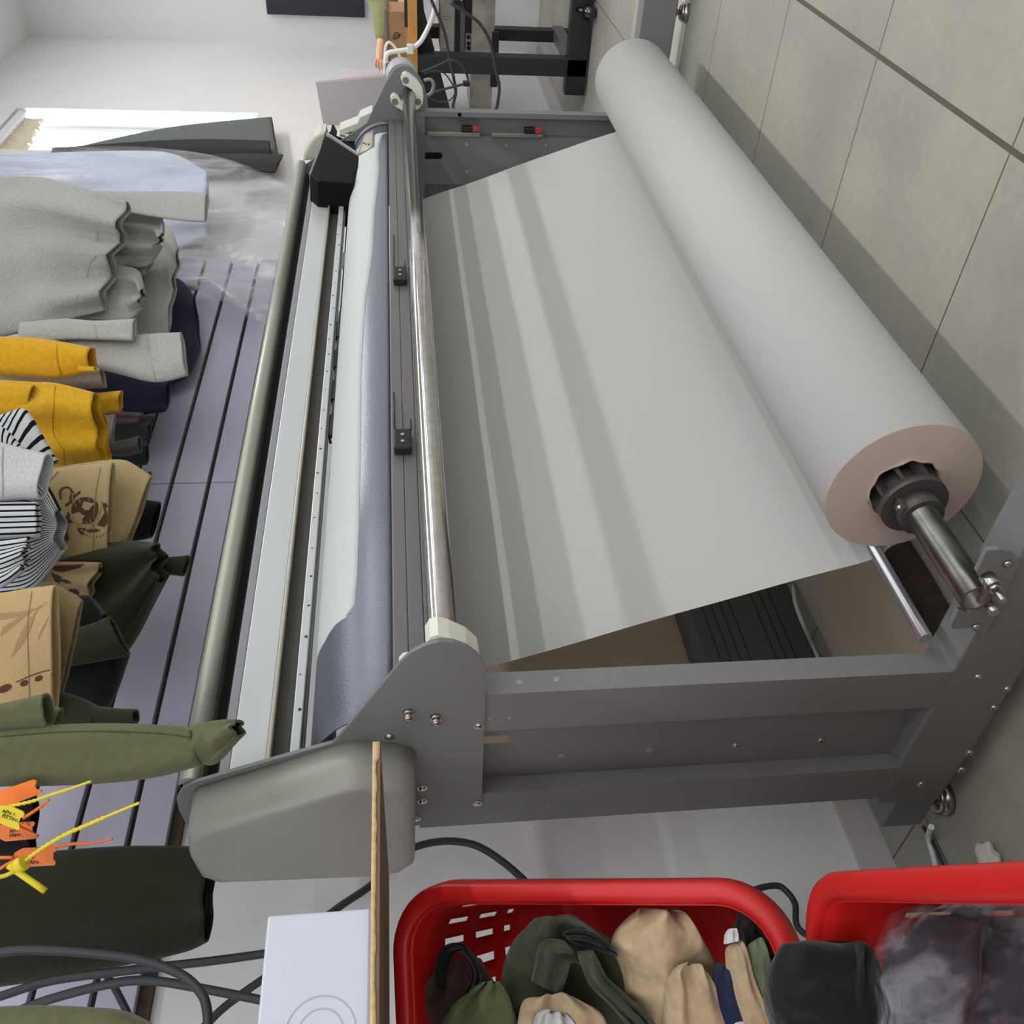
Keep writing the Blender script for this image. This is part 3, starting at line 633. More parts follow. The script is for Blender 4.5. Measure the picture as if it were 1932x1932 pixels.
def stripes(name, axis, freq):
    m = bpy.data.materials.new(name); m.use_nodes = True; nt = m.node_tree; b = nt.nodes['Principled BSDF']
    u = nt.nodes.new('ShaderNodeUVMap'); sp = nt.nodes.new('ShaderNodeSeparateXYZ'); nt.links.new(u.outputs[0], sp.inputs[0])
    f = math_node(nt, 'FRACT', math_node(nt, 'MULTIPLY', sp.outputs[axis], freq)); g = math_node(nt, 'GREATER_THAN', f, .66)
    mx = nt.nodes.new('ShaderNodeMix'); mx.data_type = 'RGBA'; nt.links.new(g, mx.inputs[0]); mx.inputs[6].default_value = (lin(206), lin(208), lin(210), 1); mx.inputs[7].default_value = (lin(28), lin(30), lin(40), 1)
    nt.links.new(mx.outputs[2], b.inputs['Base Color']); b.inputs['Roughness'].default_value = .95; b.inputs['Specular IOR Level'].default_value = .1; return m
GR = 'garments hanging along the slatwall'
def seam(parent, src, pts, m, w_=1.6):
    P = [(p.x, p.y) for p in spline([Vector((a, b, 0)) for a, b in pts], 9)]
    decal('seam', [strip(P[k:k + 2], w_) for k in range(len(P) - 1)], [GEO[s.name] for s in src], m, parent, .0035)
# --- plastic-bagged garment, farthest along the wall
def poly_mat():
    m = bpy.data.materials.new('clear_poly_bag'); m.use_nodes = True; nt = m.node_tree; b = nt.nodes['Principled BSDF']
    tc = nt.nodes.new('ShaderNodeTexCoord'); n = nt.nodes.new('ShaderNodeTexNoise'); n.inputs['Scale'].default_value = 9; n.inputs['Detail'].default_value = 7; n.inputs['Distortion'].default_value = .5
    mp = nt.nodes.new('ShaderNodeMapping'); mp.inputs['Scale'].default_value = (1.5, 1.5, .28); mp.inputs['Rotation'].default_value = (.2, .5, .3); nt.links.new(tc.outputs['Object'], mp.inputs[0]); nt.links.new(mp.outputs[0], n.inputs['Vector'])
    r = nt.nodes.new('ShaderNodeMapRange'); r.inputs[1].default_value = .44; r.inputs[2].default_value = .70; r.inputs[3].default_value = .10; r.inputs[4].default_value = .52; nt.links.new(n.outputs[0], r.inputs[0])
    nt.links.new(r.outputs[0], b.inputs['Alpha']); b.inputs['Base Color'].default_value = (.50, .51, .54, 1); b.inputs['Roughness'].default_value = .22; b.inputs['Specular IOR Level'].default_value = .7
    bp = nt.nodes.new('ShaderNodeBump'); bp.inputs['Strength'].default_value = .9; bp.inputs['Distance'].default_value = .02; nt.links.new(n.outputs[0], bp.inputs['Height']); nt.links.new(bp.outputs[0], b.inputs['Normal'])
    return m
M_poly = poly_mat()
g = garment('bagged_garment', 'pale blue garment hanging inside a long clear plastic cover by the window', 'bagged garment', (250, 400), 1.55, GR)
drape('pale_garment', [(-60, 294), (60, 290), (250, 285), (330, 292), (392, 326)], [(-60, 560), (60, 540), (250, 500), (392, 446)], (1.58, 1.70), cloth('pale_blue_white_cotton', (196, 206, 228), (20, .06)), g, .03, 5, .014, 1.0)
drape('plastic_cover', [(-60, 292), (0, 284), (150, 276), (300, 279), (430, 300), (556, 352)], [(-60, 560), (100, 540), (250, 520), (380, 548), (450, 590), (512, 620)], (1.56, 1.68), M_poly, g, .055, 6, .02, 2.2, solid=0)
g = garment('grey_green_trousers', 'grey green garment hanging in front of the window behind the plastic cover', 'trousers', (420, 260), 1.70, GR)
drape('trouser_leg', [(60, 300), (200, 265), (340, 238), (512, 221)], [(60, 320), (200, 300), (380, 300), (527, 312)], (1.70, 1.72), cloth('grey_green_twill', (92, 100, 98)), g, .03, 2, .006)
g = garment('black_shorts', 'black garment with a folded cuff hanging beside the grey green trousers', 'trousers', (430, 285), 1.66, GR)
drape('garment_body', [(100, 280), (260, 268), (380, 263), (508, 266)], [(100, 300), (260, 300), (400, 300), (512, 300)], (1.66, 1.67), C_black, g, .02, 2, .006)
drape('folded_cuff', [(400, 292), (460, 290), (534, 292)], [(400, 312), (480, 322), (518, 326)], (1.62, 1.62), C_black, g, .02, 2, .008)
# --- grey sweatshirts
g = garment('grey_sweatshirt', 'front heather grey sweatshirt with its wide hem facing out', 'sweatshirt', (120, 470), 1.42, GR)
b = drape('sweatshirt_body', [(-60, 332), (0, 334), (80, 336), (180, 362), (240, 381)], [(-60, 655), (0, 636), (70, 620), (130, 602), (196, 586)], (1.22, 1.42), C_grey, g, .04, 6, .040, 3.1)
seam(g, [b], [(181, 364), (184, 420), (181, 480), (172, 492), (160, 530), (142, 566)], C_seam)
s = drape('sleeve', [(60, 350), (175, 361), (330, 362), (391, 366)], [(60, 400), (180, 395), (330, 414), (388, 418)], (1.28, 1.30), C_grey, g, .02, 2, .004); seam(g, [s], [(332, 364), (336, 388), (333, 412)], C_seam, 3)
g = garment('grey_sweatshirt', 'second grey sweatshirt whose hem folds show just below the front grey one', 'sweatshirt', (250, 460), 1.5, GR)
drape('sweatshirt_body', [(60, 360), (180, 380), (250, 392), (303, 401)], [(60, 610), (160, 590), (230, 540), (276, 520)], (1.34, 1.50), C_grey2, g, .035, 7, .030, .4)
drape('hem_loop', [(150, 388), (245, 394), (300, 404), (306, 440)], [(150, 470), (235, 500), (280, 500), (300, 470)], (1.33, 1.45), C_grey2, g, .03, 5, .024, 1.4)
s = drape('sleeve', [(40, 610), (120, 602), (180, 606), (256, 602)], [(40, 650), (120, 640), (180, 640), (252, 642)], (1.38, 1.40), C_grey2, g, .018, 2, .004); seam(g, [s], [(178, 608), (182, 638)], C_seam, 3)
g = garment('grey_sweatshirt', 'third grey sweatshirt hanging lowest with a broad ribbed cuff', 'sweatshirt', (290, 560), 1.55, GR)
drape('sweatshirt_body', [(60, 400), (200, 412), (305, 418), (336, 470)], [(60, 655), (200, 650), (270, 640), (318, 628)], (1.48, 1.58), C_grey2, g, .03, 6, .028, 5.2)
drape('inner_fold', [(150, 500), (215, 502), (258, 510), (270, 545)], [(150, 600), (220, 604), (250, 600), (266, 580)], (1.40, 1.46), C_grey2, g, .03, 4, .020, 2.0)
s = drape('sleeve', [(60, 640), (180, 640), (280, 631), (342, 628)], [(60, 690), (190, 698), (290, 720), (354, 708)], (1.42, 1.46), C_grey2, g, .022, 2, .006); seam(g, [s], [(279, 634), (284, 676), (293, 716)], C_seam, 3)
g = garment('navy_sweatshirt', 'navy garment hanging behind the grey sweatshirts against the slatwall', 'sweatshirt', (340, 620), 1.64, GR)
drape('garment_body', [(150, 530), (280, 525), (335, 526), (366, 560)], [(150, 720), (280, 730), (350, 712), (378, 660)], (1.66, 1.70), C_navy, g, .03, 3, .012, 1.2)
drape('sleeve', [(120, 710), (230, 703), (290, 700), (322, 712)], [(120, 740), (190, 752), (250, 780), (312, 776)], (1.62, 1.64), C_navy, g, .026, 2, .008, 4.4)
tag(box('cream_tag', at_y(338, 528, 1.70) - Vector((.05, 0, .02)), at_y(376, 545, 1.72), mat('cream_card_tag', (204, 196, 176), .8)), 'small cream card tag hanging behind the navy garment', 'tag')
# --- knits behind the yellow
g = garment('grey_knit_sleeves', 'bundle of grey and pink knit sleeves hanging behind the yellow sweatshirt', 'knitwear', (250, 830), 1.66, GR)
drape('sleeve', [(160, 842), (230, 832), (262, 823)], [(160, 852), (230, 860), (266, 852)], 1.58, C_dark, g, .02, 2, .003)
drape('pink_cuff', [(170, 778), (230, 778), (270, 780)], [(170, 800), (220, 800), (258, 797)], 1.62, C_pink, g, .01, 2, .004)
drape('knit_body', [(150, 785), (240, 782), (288, 785)], [(150, 855), (240, 850), (278, 832)], 1.68, C_dark, g, .02, 4, .012)
drape('cream_hem', [(150, 785), (200, 782), (217, 780)], [(150, 850), (195, 842), (212, 838)], 1.56, C_grey2, g, .01, 2, .003)
g = garment('green_knit', 'dark green knit hem hanging between the yellow sweatshirt and the tan printed shirt', 'knitwear', (240, 865), 1.68, GR)
drape('knit_body', [(100, 850), (200, 846), (278, 838)], [(100, 885), (200, 882), (276, 876)], 1.66, C_green, g, .02, 2, .004)
g = garment('taupe_sweatshirt', 'taupe sleeve cuff poking out beneath the upper yellow sleeve', 'sweatshirt', (150, 715), 1.46, GR)
drape('sleeve', [(0, 700), (100, 700), (190, 696)], [(0, 736), (100, 736), (200, 731)], 1.46, C_taupe, g, .02, 2, .003)
# --- yellow
g = garment('yellow_sweatshirt', 'mustard yellow sweatshirt sleeve with seamed cuff, upper of the two yellow ones', 'sweatshirt', (90, 670), 1.36, GR)
s = drape('sleeve', [(-60, 632), (0, 636), (60, 638), (106, 644), (174, 657)], [(-60, 705), (0, 708), (60, 711), (116, 712), (174, 699)], 1.34, C_yel, g, .035, 2, .004); seam(g, [s], [(107, 645), (108, 680), (117, 711)], C_ochre, 2.4)
drape('cuff_lip', [(150, 690), (168, 692), (178, 693)], [(150, 700), (170, 701), (184, 700)], 1.34, C_yel, g, .01, 1, .002)
g = garment('yellow_sweatshirt', 'mustard yellow sweatshirt with wide rolled hem, lower of the two yellow ones', 'sweatshirt', (120, 800), 1.40, GR)
b = drape('sweatshirt_body', [(-60, 716), (0, 718), (60, 722), (105, 724), (179, 742)], [(-60, 850), (30, 872), (90, 884), (140, 882), (196, 874)], 1.40, C_yel, g, .04, 4, .022, .6); seam(g, [b], [(104, 726), (101, 770), (100, 812), (110, 835), (120, 850), (121, 878)], C_ochre)
drape('rear_hem', [(60, 735), (140, 740), (184, 748)], [(60, 875), (150, 872), (208, 868)], 1.46, C_yel, g, .03, 3, .014)
drape('sleeve', [(100, 742), (180, 742), (230, 738)], [(100, 778), (180, 780), (226, 776)], 1.50, C_yel, g, .02, 2, .004)
drape('folded_flap', [(-60, 722), (0, 722), (64, 728)], [(-60, 800), (0, 792), (54, 786)], 1.35, C_yel, g, .02, 2, .005)
# --- striped shirt and light grey cuff
g = garment('striped_shirt', 'white shirt with navy stripes and a rounded hem hanging under the light grey cuff', 'shirt', (60, 1000), 1.30, GR)
drape('shirt_hem', [(-60, 890), (0, 892), (70, 896), (112, 962)], [(-60, 1132), (0, 1122), (62, 1108), (117, 1040)], 1.32, stripes('striped_cotton_hem', 1, 30), g, .03, 3, .010, 2.0)
drape('shirt_tail', [(-60, 952), (0, 950), (71, 949)], [(-60, 1016), (0, 1016), (73, 1013)], 1.25, stripes('striped_cotton_tail', 1, 6.2), g, .012, 2, .003)
drape('shirt_fold', [(-60, 1022), (0, 1020), (55, 1014)], [(-60, 1110), (0, 1108), (44, 1078)], 1.26, stripes('striped_cotton_fold', 1, 10), g, .015, 4, .008)
drape('collar_band', [(-70, 775), (-20, 790), (20, 778), (50, 776), (88, 838), (108, 872)], [(-70, 800), (-40, 830), (0, 806), (22, 830), (55, 862), (90, 880)], 1.28, stripes('striped_cotton_band', 0, 13), g, .012, 1, .003)
drape('inner_stripe', [(-60, 820), (0, 805), (40, 840), (70, 868)], [(-60, 850), (0, 850), (30, 860), (60, 875)], 1.30, stripes('striped_cotton_inner', 0, 12), g, .01, 1, .003)
g = garment('light_grey_sweatshirt', 'light grey terry cuff hanging over the striped shirt', 'sweatshirt', (40, 890), 1.2, GR)
s = drape('sleeve', [(-60, 822), (0, 836), (45, 848), (92, 858)], [(-60, 952), (0, 945), (40, 942), (79, 941)], 1.20, C_lgrey, g, .03, 2, .004); seam(g, [s], [(6, 838), (4, 880), (6, 943)], C_seam, 2.5)
# --- tan printed shirts
g = garment('tan_printed_shirt', 'tan shirt printed with a brown globe and anchor emblem', 'shirt', (160, 970), 1.38, GR)
tb = drape('shirt_body', [(-60, 900), (40, 898), (85, 889), (140, 881), (214, 874)], [(-60, 1110), (60, 1085), (110, 1066), (150, 1056), (206, 1042)], 1.38, C_tan, g, .022, 2, .004, .2)
t2 = drape('rear_hem', [(100, 884), (180, 872), (232, 869), (262, 884), (286, 900)], [(100, 1070), (180, 1062), (205, 1064), (215, 1070), (226, 1074)], 1.46, C_tan, g, .02, 2, .008, 1.2)
seam(g, [tb], [(190, 880), (181, 930), (177, 985), (176, 1040)], C_khaki, 1.2)
ins = drape('inner_strip', [(180, 918), (240, 908), (284, 902)], [(180, 934), (230, 926), (276, 924)], 1.44, C_cream, g, .006, 1, .002)
drape('dark_lining', [(180, 906), (240, 900), (284, 890)], [(180, 914), (240, 910), (284, 902)], 1.435, C_dark, g, .006, 1, .002)
low = drape('lower_fold', [(40, 1068), (100, 1062), (165, 1062), (190, 1063)], [(40, 1100), (110, 1118), (140, 1126), (166, 1130)], 1.44, C_tan, g, .02, 3, .010, 3.0)
bv = [GEO[tb.name]]; K = 6.44
def e(P): return [(a / K, 700 + b / K) for a, b in P]
pr = [oval(161.5, 963.0, 27, 25.5), strip(e([(735, 1530), (725, 1470), (760, 1425), (820, 1410), (865, 1440), (870, 1500), (850, 1560)]), 4.2),
      strip(e([(975, 1465), (900, 1530), (850, 1590), (795, 1640)]), 4.2), strip(e([(880, 1460), (895, 1530), (870, 1610)]), 4),
      e([(1240, 1600), (1290, 1605), (1325, 1660), (1285, 1670), (1312, 1750), (1308, 1850), (1265, 1900), (1180, 1872), (1270, 1720)]),
      e([(745, 1765), (800, 1770), (830, 1705), (850, 1760), (845, 1800), (895, 1840), (830, 1850), (770, 1830)]), e([(720, 1700), (755, 1720), (745, 1770), (765, 1800), (735, 1800)]),
      oval(88.5, 894, 6.5, 4, .1), strip(e([(715, 1215), (660, 1280), (610, 1330)]), 1.2)]
z6 = lambda P: [(a / 3.864, 900 + b / 3.864) for a, b in P]
pr += [z6([(562, 368), (600, 372), (634, 374), (600, 402), (620, 424), (590, 420), (572, 396)]), z6([(622, 390), (660, 378), (706, 378), (733, 388), (700, 402), (650, 405)]), z6([(455, 345), (480, 330), (500, 355), (490, 400), (503, 440), (495, 468), (470, 465)])]
for i in range(14):
    a = .25 + i * .2; cx, cy = 690 + 120 * math.cos(a), 330 + 100 * math.sin(a); pr.append(z6([(cx - 3, cy - 3), (cx + 3, cy - 3), (cx + 3 + 10 * math.cos(a), cy + 14 * math.sin(a)), (cx - 2 + 10 * math.cos(a), cy + 14 * math.sin(a))]))
for i in range(9):
    y = 1440 + i * 14
    pr.append(strip(e([(720 + (i % 2) * 8, y), (745 + (i % 2) * 8, y + 4)]), 1.4))
decal('brown_print', pr, bv, C_brown, g, .003)
tn = [e([(1020, 1580), (1090, 1600), (1165, 1610), (1120, 1635), (1080, 1690), (1030, 1690), (995, 1650)]), e([(875, 1745), (915, 1725), (965, 1715), (1000, 1745), (1035, 1760), (1000, 1800), (1005, 1845), (950, 1850), (900, 1800)])]
for a, b in (((900, 1590), (925, 1650)), ((960, 1560), (975, 1600)), ((1080, 1545), (1085, 1580)), ((1140, 1560), (1150, 1600)), ((1195, 1700), (1210, 1740)), ((1150, 1790), (1185, 1840)), ((1090, 1800), (1110, 1850)), ((1050, 1830), (1060, 1870))): tn.append(strip(e([a, b]), 1.3))
for i in range(4): tn.append(strip(e([(745 + i * 28, 1440 + abs(i - 1.5) * 6), (748 + i * 28, 1530 - abs(i - 1.5) * 8)]), 1))
tn += [oval(584 / 3.864 + 3, 900 + 400 / 3.864 - 3, 2, 2), strip(e([(1215, 1570), (1210, 1700), (1160, 1830), (1080, 1890)]), 4)]
for i in range(9): a = i / 9; tn.append(strip(e([(868 + 10 * a, 1490 + 130 * a), (892 + 6 * a, 1486 + 130 * a)]), 1.2))
decal('print_gap', tn, bv, C_tan, g, .0042)
decal('brown_print', [strip(e([(1215 - i * 12 - 8, 1690 + i * 20), (1215 - i * 12 + 8, 1700 + i * 20)]), 1.3) for i in range(9)], bv, C_brown, g, .0055)
K2 = 5.221; z7 = lambda P: [(a / K2, 1030 + b / K2) for a, b in P]
decal('brown_print', [z7([(1080, 20), (1130, 25), (1190, 60), (1170, 80), (1100, 65), (1075, 45)]), z7([(1200, 45), (1235, 60), (1240, 110), (1215, 125), (1165, 105), (1210, 90)]), z7([(1060, 115), (1200, 130), (1150, 165), (1065, 165)])] + [strip(z7([(1090 + i * 16, 5 + i * 4), (1095 + i * 16, 20 + i * 4)]), 1) for i in range(6)], [GEO[t2.name]], C_brown, g, .003)
decal('brown_print', [z7([(500, 215), (600, 190), (830, 180), (790, 215), (620, 258), (560, 250)]), z7([(500, 265), (580, 290), (700, 360), (775, 450), (780, 490), (690, 450), (560, 390)])], [GEO[low.name]], C_brown, g, .003)
def text_mesh(name, txt, size, origin, right, up, m, parent, thick=.0004):
    cu = bpy.data.curves.new('t', 'FONT'); cu.body = txt; cu.size = size; cu.extrude = thick; cu.space_line = .9
    to = bpy.data.objects.new('t', cu); S.collection.objects.link(to); dg = bpy.context.evaluated_depsgraph_get(); dg.update()
    me = bpy.data.meshes.new_from_object(to.evaluated_get(dg)); bpy.data.objects.remove(to)
    right = right.normalized(); n = right.cross(up).normalized(); up = n.cross(right).normalized()
    me.transform(Matrix(((right.x, up.x, n.x, origin.x), (right.y, up.y, n.y, origin.y), (right.z, up.z, n.z, origin.z), (0, 0, 0, 1))))
    bm = bmesh.new(); bm.from_mesh(me); bpy.data.meshes.remove(me); return obj(name, bm, m, parent)
dI = depth_for([(270, 912)], 1.40)
o_ = at_d(258, 905, dI); text_mesh('printed_word', 'HE', .020, o_, at_d(272, 918, dI) - o_, at_d(266, 897, dI) - o_, C_brown, g)
g = garment('sand_printed_shirt', 'sand coloured shirt with faint leaf print and a row of brown ovals', 'shirt', (50, 1230), 1.2, GR)
b = drape('shirt_body', [(-60, 1128), (0, 1121), (50, 1113), (104, 1106)], [(-60, 1362), (0, 1356), (50, 1350), (106, 1338)], 1.20, C_tan2, g, .018, 2, .003, .1)
drape('rear_layer', [(40, 1112), (90, 1108), (118, 1112), (155, 1134)], [(40, 1340), (80, 1340), (100, 1338), (108, 1336)], 1.25, C_khaki, g, .012, 2, .004)
B = [GEO[b.name]]
decal('brown_print', [oval(9, 1299, 14, 7, -.42), oval(45.5, 1289, 8.3, 5.4, -.4), oval(73, 1280, 8, 5, -.45), oval(99, 1274, 3, 4), strip([(30, 1287), (60, 1274), (80, 1267), (100, 1263)], 1.8)], B, C_brown, g, .003)
decal('faint_print', [z7([(400, 580), (360, 650), (290, 850), (200, 1000), (110, 1100), (170, 930), (250, 780)]), z7([(430, 590), (200, 650), (0, 660), (0, 730), (220, 690)]), z7([(460, 560), (260, 680), (60, 850), (0, 890), (30, 800), (200, 690)]), z7([(480, 690), (440, 800), (370, 930), (400, 830)])], B, C_faint, g, .0028)
seam(g, [b], [(60, 1116), (52, 1180), (54, 1260), (56, 1340)], C_khaki, 1)
# --- black and olive
g = garment('black_sleeve_top', 'black sleeve cuff hanging below the tan emblem shirt', 'sweatshirt', (270, 980), 1.60, GR)
drape('sleeve', [(120, 960), (200, 950), (262, 944), (301, 948)], [(120, 1020), (200, 1022), (250, 1020), (284, 1014)], 1.60, C_black, g, .03, 1, .003)
g = garment('dark_olive_sweatshirt', 'large dark olive sweatshirt hanging in shade below the tan shirts', 'sweatshirt', (240, 1120), 1.52, GR)
drape('sweatshirt_body', [(60, 1060), (180, 1030), (245, 1022), (298, 1026)], [(60, 1300), (190, 1270), (250, 1212), (304, 1100)], 1.52, C_dolive, g, .05, 4, .022, 2.6)
drape('sleeve', [(240, 1056), (310, 1053), (356, 1049)], [(240, 1086), (310, 1083), (346, 1086)], 1.54, C_dolive, g, .02, 1, .003)
g = garment('black_olive_jacket', 'black hanging garment with a turned up olive ribbed hem', 'jacket', (170, 1230), 1.40, GR)
drape('jacket_body', [(20, 1150), (120, 1135), (165, 1125), (196, 1160)], [(20, 1340), (130, 1340), (200, 1338), (242, 1236)], 1.42, C_black, g, .03, 2, .008)
drape('ribbed_hem', [(60, 1205), (120, 1192), (170, 1180), (206, 1165)], [(60, 1270), (130, 1256), (190, 1246), (244, 1236)], 1.36, C_dolive, g, .018, 1, .003)
g = garment('olive_cuff_sweatshirt', 'dark olive ribbed cuff hanging behind the light olive cuff', 'sweatshirt', (180, 1340), 1.30, GR)
drape('sleeve', [(40, 1290), (110, 1305), (155, 1320), (185, 1336)], [(40, 1380), (110, 1376), (150, 1372), (184, 1366)], 1.30, C_dolive, g, .025, 1, .004)
drape('ribbed_cuff', [(176, 1333), (215, 1338), (256, 1340)], [(176, 1368), (215, 1368), (256, 1364)], 1.30, C_dolive, g, .02, 1, .002)
g = garment('light_olive_top', 'light olive ribbed cuff over the sand printed shirt', 'sweatshirt', (40, 1345), 1.1, GR)
drape('ribbed_cuff', [(-60, 1346), (0, 1331), (45, 1321), (88, 1310)], [(-60, 1384), (0, 1377), (45, 1374), (94, 1371)], 1.10, C_olive, g, .02, 1, .003)
drape('cuff_lip', [(84, 1330), (100, 1336), (116, 1338)], [(84, 1372), (98, 1372), (110, 1366)], 1.13, C_olive, g, .01, 1, .003)
g = garment('olive_sweatshirt', 'olive sweatshirt sleeve reaching down in front of the plotter rail with rolled cuff', 'sweatshirt', (240, 1420), 1.12, GR)
s = drape('sleeve', [(-60, 1384), (0, 1378), (100, 1370), (200, 1367), (300, 1370), (366, 1376)], [(-60, 1492), (0, 1482), (100, 1480), (200, 1475), (300, 1463), (384, 1440)], 1.14, C_olive, g, .035, 2, .004, 1.0)
seam(g, [s], [(0, 1390), (100, 1382), (200, 1380), (300, 1384), (360, 1392)], C_dseam, 1.6)
drape('rolled_cuff', [(358, 1374), (385, 1366), (420, 1360), (448, 1360)], [(362, 1436), (385, 1440), (410, 1436), (452, 1388)], 1.12, C_olive, g, .04, 3, .014, 4.0)
g = garment('deep_olive_trousers', 'very dark olive trouser leg hanging behind the plotter end cover', 'trousers', (200, 1720), 1.5, GR)
s = drape('trouser_leg', [(-60, 1628), (0, 1620), (120, 1606), (250, 1598), (400, 1600)], [(-60, 1868), (80, 1848), (200, 1826), (300, 1806), (358, 1791), (389, 1776)], 1.50, cloth('deep_olive_twill', (40, 40, 29)), g, .04, 3, .008, 3.3)
seam(g, [s], [(388, 1612), (390, 1690), (384, 1770)], C_dseam, 2)
g = garment('olive_corner_garment', 'olive garment edge at the lower corner beside the black cables', 'sweatshirt', (120, 1925), 1.0, GR)
drape('garment_body', [(-60, 1906), (60, 1901), (160, 1904), (236, 1912), (300, 1945)], [(-60, 2060), (60, 2060), (160, 2060), (230, 2050), (290, 2020)], 1.0, C_olive, g, .03, 2, .006)
g = garment('black_hanging_top', 'black garment hanging behind the orange tags', 'sweatshirt', (30, 1580), 1.6, GR)
drape('garment_body', [(-60, 1500), (20, 1496), (64, 1500)], [(-60, 1625), (20, 1622), (62, 1615)], 1.60, C_black, g, .02, 2, .006)
# --- plastic loop tags
M_or = mat('orange_tag_plastic', (255, 128, 36), .45); M_ye = mat('yellow_tag_plastic', (226, 206, 40), .45); M_or2 = mat('dull_orange_tag_plastic', (224, 116, 50), .45); M_ink = mat('printed_black_ink', (70, 48, 30), .8)
KT = 6.9
def tg(a, b): return (a / KT, 1440 + b / KT)
def loop_tag(label, body, Y, m, txt, tail, neck=(), tpos=None, tdir=None, tsize=.014):
    t = thing('security_tag', label, 'tag', at_y(*tg(*body[0]), Y), 'plastic sample tags')
    d = depth_for([tg(*p) for p in body], Y)
    P = [at_d(*tg(*p), d) for p in body]; q = MB(); q.prism(P, W_ * .002); obj('tag_plate', q, m, t)
    if tail: 
        tp = [at_d(*tg(*p), d + .003) for p in tail]; q = MB(); q.tube(tp, lambda u: .0016 + (.0010 * abs(math.sin(u * 60)) if u < .72 else 0), 8, 24); obj('barbed_tail', q, m, t)
    for nk in neck: q = MB(); q.tube([at_d(*tg(*p), d - .003) for p in nk], .0022, 8, 4); obj('tag_loop', q, m, t)
    if txt:
        o_ = at_d(*tg(*tpos), d - .0012); text_mesh('tag_text', txt, tsize, o_, at_d(*tg(tpos[0] + tdir[0], tpos[1] + tdir[1]), d) - o_, at_d(*tg(tpos[0] + tdir[1], tpos[1] - tdir[0]), d) - o_, M_ink, t)
    return t
loop_tag('bright orange blank tag, topmost of the hanging sample tags', [(-60, 380), (430, 212), (472, 230), (470, 265), (452, 290), (475, 340), (530, 350), (546, 375), (520, 400), (20, 590), (-60, 600)], 1.14, M_or, None, [(300, 720), (420, 640), (540, 560), (640, 478)])
loop_tag('yellow tag printed AFN FIT beneath the bright orange tag', [(-60, 560), (40, 548), (140, 560), (300, 630), (316, 665), (300, 700), (265, 710), (245, 770), (255, 860), (225, 872), (-60, 760)], 1.12, M_ye, 'AFN FIT\n FITTING 5 XL', [(110, 560), (400, 500), (680, 405), (900, 335), (1185, 235)], tpos=(20, 640), tdir=(160, 48), tsize=.0066)
loop_tag('orange tag printed APN PP SAMPLE behind the yellow tag', [(-60, 830), (0, 800), (250, 772), (430, 762), (450, 785), (440, 815), (415, 830), (425, 910), (470, 950), (455, 985), (70, 1020), (0, 985), (-40, 940)], 1.17, M_or2, 'APN PP\nSAMPLE14', None, [[(-40, 600), (100, 720), (260, 850), (500, 950)]], tpos=(120, 905), tdir=(100, -6), tsize=.0064)
loop_tag('orange tag printed APN PP SAMPLE15, lowest of the sample tags', [(160, 1225), (190, 1165), (290, 1108), (710, 1095), (733, 1115), (725, 1145), (692, 1165), (690, 1255), (722, 1285), (712, 1330), (330, 1350), (220, 1310), (170, 1280)], 1.17, M_or2, ' APN PP\nSAMPLE15', [(600, 1095), (780, 1075), (960, 1050), (1180, 1040), (1465, 985)], [[(-60, 1228), (170, 1228)], [(-40, 1400), (100, 1310), (235, 1240)]], tpos=(350, 1245), tdir=(100, 2), tsize=.0072)
t = thing('cable_tie_seal', 'yellow barbed tie seal with a barrel lying across the lowest orange tag', 'tag', at_y(*tg(250, 1320), 1.13), 'plastic sample tags')
d = depth_for([tg(250, 1320)], 1.13)
q = MB(); q.tube([at_d(*tg(*p), d) for p in ((-40, 1480), (60, 1465), (190, 1400), (330, 1270), (560, 1100), (860, 925), (1180, 785), (1490, 650), (1815, 515))], lambda u: .0018 + (.0012 * abs(math.sin(u * 110)) if u < .82 else 0), 8, 20); obj('barbed_tail', q, M_ye, t)
q = MB(); q.cyl(at_d(*tg(200, 1370), d - .004), at_d(*tg(320, 1290), d - .004), .0095, seg=16); obj('seal_barrel', q, M_ye, t)
q = MB(); q.tube([at_d(*tg(*p), d - .008) for p in ((110, 1330), (590, 1665))], .0042, 8, 4); obj('pull_stem', q, M_ye, t)
# ================================================================ CABLES ON THE LEFT
def cable(label, px, Y, r=.0062, group='black cables below the slatwall'):
    Ys = Y if isinstance(Y, (list, tuple)) else [Y] * len(px)
    o = tube('black_cable', [at_y(a, b, yy) for (a, b), yy in zip(px, Ys)] + ([Vector((.55, 1.66, .01))] if 'gap' in label else []), r, M_blkcable); tag(o, label, 'cable', group)
cable('black cable arching over the deep olive trouser leg and bending down at its end', [(-80, 1815), (0, 1797), (60, 1792), (160, 1797), (260, 1810), (340, 1838), (378, 1872), (391, 1910), (394, 1990)], 1.38, .0068)
cable('black cable running from the lower corner to the white box, highest of the crossing cables', [(-80, 1905), (0, 1880), (100, 1850), (250, 1830), (400, 1813), (520, 1796), (600, 1780)], [1.5] * 7, .0066)
cable('black cable sagging between the crossing cables behind the white box', [(-80, 1970), (0, 1925), (80, 1890), (200, 1858), (280, 1850), (380, 1865), (520, 1892), (600, 1905)], 1.45, .0066)
cable('black cable rising diagonally behind the white box from the bottom edge', [(330, 1990), (390, 1932), (430, 1895), (500, 1845), (570, 1800)], 1.55, .0066)
cable('short black cable crossing beneath the deep olive trouser leg', [(185, 1820), (208, 1850), (225, 1880), (246, 1925), (260, 1980)], 1.62, .006)
cable('black cable looping along the wall from the white box to the near red basket', [(560, 1775), (636, 1714), (700, 1670), (760, 1612), (800, 1593), (850, 1587), (900, 1596), (950, 1627), (1000, 1672), (1060, 1740)], 1.74, .0075)
